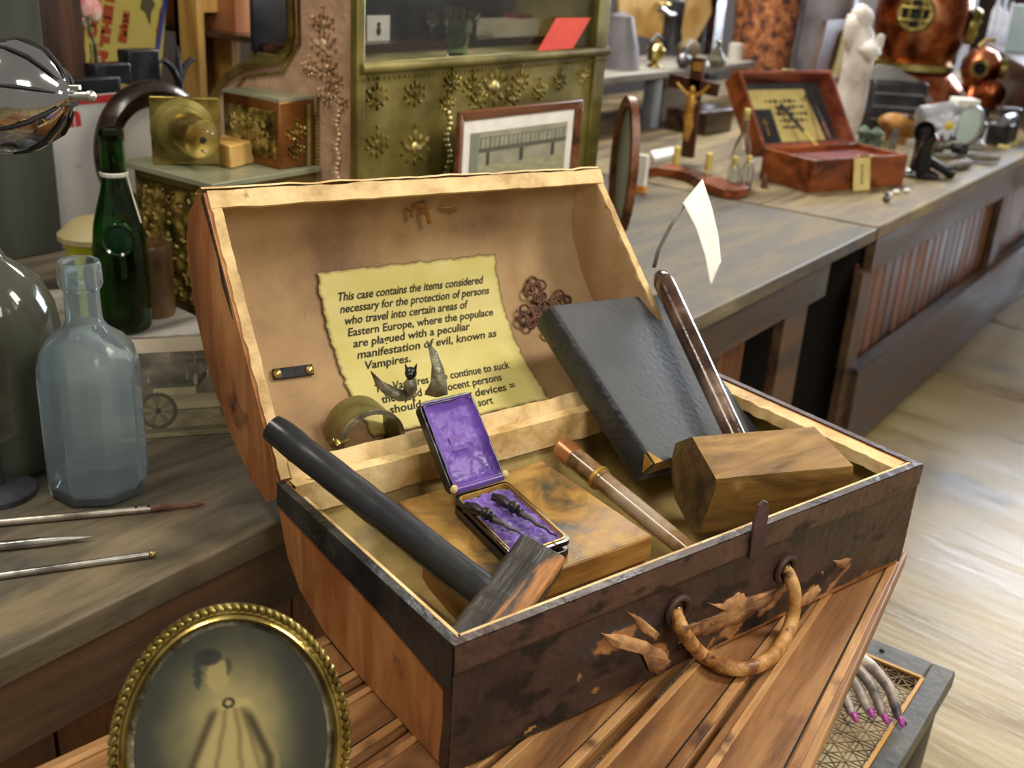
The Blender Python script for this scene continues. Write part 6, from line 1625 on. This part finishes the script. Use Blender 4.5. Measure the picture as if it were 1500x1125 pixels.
def bg_right2():
    f=V((-FW.x,-FW.y,0)).normalized(); rt=V((RC.x,RC.y,0)).normalized()
    def D(px,py,d): return dpt(px,py,d)
    # dark brown case with yellow inner lid behind statue
    b=Zp(1200,190); y=2.15
    P=[Yp(1175,180,y),Yp(1215,180,y),Yp(1245,28,y),Yp(1212,30,y)]
    t=thing('dark_open_case','dark brown case lid with a yellow inner strip behind the statue','case',V(((P[0].x+P[1].x)/2,y,CT)))
    P[0].z=CT;P[1].z=CT
    mb=MB(); mb.prism(P,V((0,.03,0))); mb.build('lid_board',mat('dull_brown_lid',['3a2a22','5a4438','6e5a50'],scale=3,rough=.5),t,bevel=.003)
    P=[Yp(1218,115,y-.02),Yp(1228,113,y-.02),Yp(1247,42,y-.02),Yp(1238,45,y-.02)]; mb=MB(); mb.prism(P,V((0,.01,0))); mb.build('yellow_strip',M['yposter'],t)
    # grey flat blade (saw / fan) in front of the helmet
    d=5.1; P=[D(1270,103,d),D(1290,95,d),D(1312,98,d),D(1345,118,d),D(1368,148,d),D(1362,150,d),D(1330,138,d),D(1268,112,d)]
    t=thing('dark_hat_box','black wide-brimmed box with a grey curved flap before the diving helmet','box',V((P[0].x+.2,P[0].y,CT)))
    mb=MB(); mb.prism(P,f*-.02); mb.build('grey_flap',mat('grey_flap',['5a5856','7c7a76'],scale=5,rough=.5),t)
    a=D(1262,195,5.15); e=D(1375,118,5.15); 
    mb=MB(); c=D(1300,165,5.25); c.z=CT; mb.box(V((c.x,c.y,CT+.12)),(.27,.26,.24),(rt,f,EZ)); mb.build('black_body',M['black2'],t,bevel=.02)
    for i in range(3):
        mb=MB(); p=c+f*.16+EZ*(.06+.06*i); mb.tube([p-rt*.12-f*.03,p+rt*.12-f*.03],.005,6); mb.build('strap_line',M['grey'],t)
    # wooden clog
    b=Zp(1318,205); b=D(1316,183,4.85); b.z=CT
    t=thing('wooden_clog','yellow-brown carved wooden clog lying between statue and tin lamp','clog',b)
    z=D(1316,183,4.85).z
    mb=MB(); ax=(rt*.93-EZ*.12).normalized(); c=V((b.x,b.y,max(z,CT+.06))); mb.ball(c,(.095,.06,.05),20,(ax,f,EZ)); mb.tube([c+ax*.05,c+ax*.12],[.05,.035],14); mb.build('shoe',M['clog'],t,sharp=80)
    mb=MB(); mb.ball(c+ax*.05+EZ*.035,(.045,.035,.02),14,(ax,f,EZ)); mb.build('opening',M['darkwood'],t)
    mb=MB(); mb.box(V((c.x,c.y,(CT+c.z-.04)/2)),(.08,.06,max(.01,c.z-.04-CT)),(rt,f,EZ)); mb.build('heel_block',M['clog'],t)
    # tin lamp with daisy
    b=D(1380,180,4.6); z=b.z; g=V((b.x,b.y,CT))
    t=thing('tin_lantern','grey tin lantern painted with a white and yellow daisy','lantern',g)
    ax=(rt*.9+EZ*.2).normalized(); mb=MB(); mb.tube([b-ax*.10,b-ax*.09,b+ax*.06,b+ax*.09],[.06,.085,.085,.075],28); mb.build('barrel',M['tin'],t,sharp=50)
    p=b+f*.082-ax*.0
    mb=MB()
    for i in range(8):
        a=2*pi*i/8; dx=(rt*cos(a)+EZ*sin(a)); mb.ball(p+dx*.035,(.028,.014,.005),10,(dx,f.cross(dx),f))
    mb.build('daisy_petals',M['daisyw'],t); mb=MB(); mb.ball(p+f*.006,(.018,.018,.008),12,(rt,EZ,f)); mb.build('daisy_centre',M['daisyy'],t)
    mb=MB(); mb.tube([b+ax*.05+f*.02,b+ax*.16+f*.08-EZ*.05],[.05,.035],20); mb.build('lens_tube',M['black'],t)
    mb=MB(); mb.box(b+ax*.08+EZ*.07,(.10,.10,.04),(rt,f,EZ)); mb.build('white_cap',M['paper'],t,bevel=.006)
    mb=MB(); mb.cyl(g,V((b.x,b.y,b.z-.07)),.03); mb.build('foot',M['black2'],t)
    # round shaving mirror
    p=D(1420,183,4.45); g=V((p.x,p.y,CT)); nn=(rt*-.97+f*.22+EZ*.14).normalized()
    t=thing('round_mirror','tilted round mirror with a pale green face beside the tin lantern','mirror',g)
    mb=MB(); mb.lathe([(0,-.012),(.072,-.012),(.077,0),(.074,.004),(0,.004)],p,nn,36); mb.build('mirror_disc',M['mirror'],t)
    mb=MB(); mb.lathe([(.072,-.013),(.080,-.010),(.080,.005),(.073,.006)],p,nn,36,closed=True); mb.build('mirror_rim',M['tin'],t)
    mb=MB(); mb.tube([g,V((p.x,p.y,p.z-.07))],[.02,.012],12); mb.build('foot',M['black2'],t)
    # black candlestick telephone
    g=Zp(1345,258); t=thing('black_telephone','glossy black upright telephone with a pink tag right of the mahogany box','telephone',g)
    mb=MB(); mb.lathe([(0,0),(.075,0),(.078,.01),(.06,.022),(.03,.03),(0,.03)],g,n=36); mb.build('base',M['black'],t)
    mb=MB(); mb.lathe([(0,.028),(.040,.028),(.034,.09),(.038,.13),(.044,.15),(.03,.17),(0,.172)],g,n=24); mb.build('column',M['black'],t)
    mb=MB(); m_=g+EZ*.165; ax=(f-rt*.6+EZ*.2).normalized(); mb.lathe([(0,0),(.022,0),(.030,.035),(.040,.05),(.036,.05),(.02,.02),(0,.02)],m_,ax,24); mb.build('mouthpiece',M['black'],t)
    mb=MB(); mb.tube([g+rt*.03+EZ*.06,g+rt*.09+EZ*.03,g+rt*.13+EZ*.02],[.018,.016,.028],14); mb.build('receiver',M['black'],t)
    mb=MB(); mb.tube([g-rt*.035+EZ*.03,g-rt*.02+f*.04+EZ*.16],.004,6); mb.build('chrome_strip',M['chrome'],t)
    t2=thing('pink_price_tag','pink paper tag hanging on the black telephone','tag',g+EZ*.18)
    dd=(Zp(1345,258)-CAM).dot(FW)-.05
    P=[D(1352,185,dd),D(1378,204,dd),D(1362,212,dd),D(1350,203,dd),D(1342,193,dd)]; mb=MB(); mb.prism(P,-FW*.001); mb.build('tag_card',M['pinkp'],t2)
    # rail bars (flat steel tracks)
    for i,(p0,p1,r) in enumerate((((1372,214),(1440,216),.016),((1368,228),(1462,232),.014))):
        A=Zp(*p0,CT+.02+.03*(1-i)); B=Zp(*p1,CT+.02+.03*(1-i)); t=thing('steel_track',['polished steel bent bar behind the telephone, upper of two','flat steel bar behind the telephone, lower of two'][i],'bar',(A+B)/2-EZ*.03,'steel bars by the telephone')
        mb=MB(); pts=[A,B]+([B+V((.16,.12,.05)),B+V((.12,.20,.10))] if i==0 else []); mb.tube(pts,r,10); mb.build('bar',M['steel'],t)
        mb=MB(); mb.box(V(((A.x+B.x)/2,(A.y+B.y)/2,CT+.010+.0*i)),(.05,.05,.02+.03*(1-i))); mb.build('rest',M['black2'],t)
    # roll tool
    A=Zp(1382,246,CT+.02);B=Zp(1422,238,CT+.02); mb=MB(); mb.tube([A,A.lerp(B,.15),A.lerp(B,.85),B],[.012,.020,.020,.012],14); o=mb.build('grey_grip',M['greyw']); o.name='tool_grip'; tag(o,'grey ribbed tool grip lying in front of the steel bars','tool')
    # machine behind
    g=Zp(1462,212); g.z=CT; t=thing('iron_vise','small dark iron vise at the far right of the counter','vise',g); mb=MB(); mb.box(g+EZ*.05,(.12,.10,.10)); mb.build('body',M['black2'],t,bevel=.008)
    mb=MB(); mb.cyl(g+V((-.1,-.02,.12)),g+V((.16,-.02,.12)),.025); mb.build('screw_bar',M['silver'],t); mb=MB(); mb.box(g+V((.12,0,.08)),(.05,.09,.16)); mb.build('jaw',M['black2'],t,bevel=.008)
    mb=MB(); q=Zp(1478,213); mb.box(q+EZ*.006,(.22,.05,.012)); o=mb.build('yellow_ruler',M['ylabel']); tag(o,'flat yellow ruler on the counter at the far right','ruler')
    mb=MB(); q=D(1437,185,4.7); 
    # blade and clutter left of phone
    g=Zp(1298,232); mb=MB(); mb.prism([g,g+rt*.03,g+rt*.035+EZ*.11,g+rt*.015+EZ*.13,g+EZ*.09],f*-.006); o=mb.build('upright_blade',M['steel']); o.name='steel_scraper'; tag(o,'upright rounded steel blade behind the mahogany box','blade')
    for i,(px,py) in enumerate(((1262,212),(1280,215))):
        g=Zp(px,py); mb=MB(); mb.lathe([(0,0),(.03,0),(.02,.03),(.03,.06),(.012,.08),(0,.085)],g,n=16); mb.tube([g+EZ*.03,g+rt*.08+EZ*.01],[.012,.004],8); o=mb.build('greenish_fitting',mat('verdigris',['4a5a4a','7a8a74'],scale=12,rough=.6,bump=.3)); o.name='verdigris_fitting'; tag(o,['greenish metal fitting next to the statue foot','greenish metal fitting next to the upright blade'][i],'fitting','greenish fittings near the statue')
    # white pills/dice and cluster on counter front
    for i,(px,py) in enumerate(((1302,288),(1312,284),(1328,282))):
        g=Zp(px,py); mb=MB(); mb.ball(g+EZ*.008,(.020,.012,.008),10); o=mb.build('white_pebble',M['paper']); tag(o,['small white pebble on the counter edge, leftmost of three','small white pebble on the counter edge, middle of three','small white pebble on the counter edge, rightmost of three'][i],'pebble','white pebbles before the mahogany box')
    g=Zp(1297,297); mb=MB(); mb.ball(g+EZ*.012,.012,10); mb.ball(g+EZ*.030,.009,10); mb.ball(g+V((.02,0,.012)),.010,10); o=mb.build('silver_charm',M['silver']); tag(o,'little silver charm cluster in front of the mahogany box label','charm')
    # right dark chest
    x0=Zp(1450,200)
    y=1.9; a=Yp(1452,180,2.0); 
    t=thing('dark_cabinet','dark reddish wooden cabinet with a grey top at the far right','cabinet',V((8.6,2.1,CT)))
    q=[dpt(1442,64,7.6)]; q.append(Zp(1520,112,q[0].z))
    zt=q[0].z
    P0=V((q[0].x,q[0].y,CT)); P1=V((q[1].x,q[1].y,CT)); dd=(P1-P0); bk=V((-dd.y,dd.x,0)).normalized(); 
    if bk.dot(RC)<0: bk=-bk
    b=[P0,P1,P1+bk*1.8,P0+bk*1.8]; mb=MB(); 
    mb.hexa(b,[V((p.x,p.y,z_)) for p,z_ in zip(b,(q[0].z,q[1].z,q[1].z,q[0].z))]); mb.build('cabinet_body',mat('dark_red_cabinet',['1e0e08','3a1c10','4e2a1a'],scale=3,rough=.4),t,bevel=.004)
    tp=[V((p.x,p.y,z_)) for p,z_ in zip(b,(q[0].z,q[1].z,q[1].z,q[0].z))]; mb=MB(); mb.hexa(tp,[p+EZ*.012 for p in tp]); mb.build('cabinet_top',M['grey'],t,bevel=.004)
    # bright bottles on it
    for i,px in enumerate((1450,1460,1470,1480)):
        b=Zp(px,58+.25*(px-1440),q[0].z+.013); h=.34-.03*i
        mb=MB(); mb.lathe([(0,0),(.030,0),(.032,.01),(.030,h*.6),(.012,h*.75),(.012,h),(0,h)],b,n=16); o=mb.build('white_bottle',mat('bottle_white',['b8b8c4','e8eaf4'],scale=5,rough=.3)); tag(o,['slim whitish bottle on the dark cabinet, leftmost of four','slim whitish bottle on the dark cabinet, second of four','slim whitish bottle on the dark cabinet, third of four','slim whitish bottle on the dark cabinet, rightmost of four'][i],'bottle','whitish bottles on the dark cabinet')
    P=dpt(1424,60,8.6); mb=MB(); mb.box(V((P.x,P.y+.2,1.6)),(.3,.3,3.0)); o=mb.build('trim_2',M['wall']); struct(o)
    b=Zp(1494,76,q[0].z+.013); mb=MB(); mb.box(b+EZ*.14,(.16,.16,.28)); o=mb.build('pale_canister',mat('pale_blue_tin',['a8c4c8','d0e4ea'],scale=2,rough=.4),bevel=.006); tag(o,'pale blue-white canister at the top right corner','canister')
bg_right2()
# little wooden boxes behind the case (left)
def left_boxes():
    for i,(z0,z1,off) in enumerate(((CT+.018,CT+.044,0),(CT+.0445,CT+.068,.02))):
        a=Zp(246,440,CT+.018); 
        q=[Zp(238,425,CT+.018)+V((off,off,0)),Zp(290,452,CT+.018)+V((off,off,0))]
        e=(q[1]-q[0]); n=V((-e.y,e.x,0)).normalized()*.12
        if n.dot(FW)<0: n=-n
        b=[q[0],q[1],q[1]+n,q[0]+n]; b=[V((p.x,p.y,z0)) for p in b]; mb=MB(); mb.hexa(b,[V((p.x,p.y,z1)) for p in b]); o=mb.build('wooden_tray',M['redwood'] if i==0 else M['ltwood'],bevel=.002); tag(o,['flat reddish wooden tray behind the case lid, lower of two','flat pale wooden tray behind the case lid, upper of two'][i],'tray','flat wooden trays behind the case')
left_boxes()

# ============================================================ LIGHT
def area(name,loc,target,size,power,colr=(1,1,1),sy=None):
    l=bpy.data.lights.new(name,'AREA'); l.energy=power; l.color=colr; l.size=size
    if sy: l.shape='RECTANGLE'; l.size_y=sy
    o=bpy.data.objects.new(name,l); col.objects.link(o); o.location=loc
    d=V(target)-V(loc); o.rotation_euler=d.to_track_quat('-Z','Y').to_euler(); return o
area('ceiling_or_fill_light',(2.3,-.5,3.0),(1.2,.8,.8),.5,54,(1,.93,.80),.9)
area('ceiling_or_fill_light',(4.4,2.5,3.1),(4.4,1.5,.8),1.2,75,(1,.95,.86),.4)
area('ceiling_or_fill_light',(.2,1.6,3.1),(.9,1.3,.8),1.2,28,(1,.92,.78),.4)
area('ceiling_or_fill_light',(.3,-1.6,2.9),(1.1,.6,.8),.9,34,(1,.95,.86),.9)  # added front fill on the camera side, brightens front faces; no fixture here
area('ceiling_or_fill_light',(8,3.0,3.1),(8,1.8,.8),1.2,60,(1,.96,.9),.4)
w=bpy.data.worlds.new('room_world'); scene.world=w; w.use_nodes=True; bg=w.node_tree.nodes['Background']; bg.inputs[0].default_value=(1,.93,.79,1); bg.inputs[1].default_value=.27

# ============================================================ CAMERA
cd=bpy.data.cameras.new('camera'); co=bpy.data.objects.new('camera',cd); col.objects.link(co)
mtx=Matrix(((RC.x,-DN.x,-FW.x,CAM.x),(RC.y,-DN.y,-FW.y,CAM.y),(RC.z,-DN.z,-FW.z,CAM.z),(0,0,0,1)))
co.matrix_world=mtx
cd.sensor_width=36; cd.lens=36*F/1500; cd.clip_start=.05; cd.clip_end=60
cd.dof.use_dof=True; cd.dof.focus_distance=1.36; cd.dof.aperture_fstop=5.0
scene.camera=co
vs_=scene.view_settings; vs_.view_transform='Standard'; vs_.look='None'; vs_.gamma=1; vs_.use_curve_mapping=False; vs_.exposure=0.0
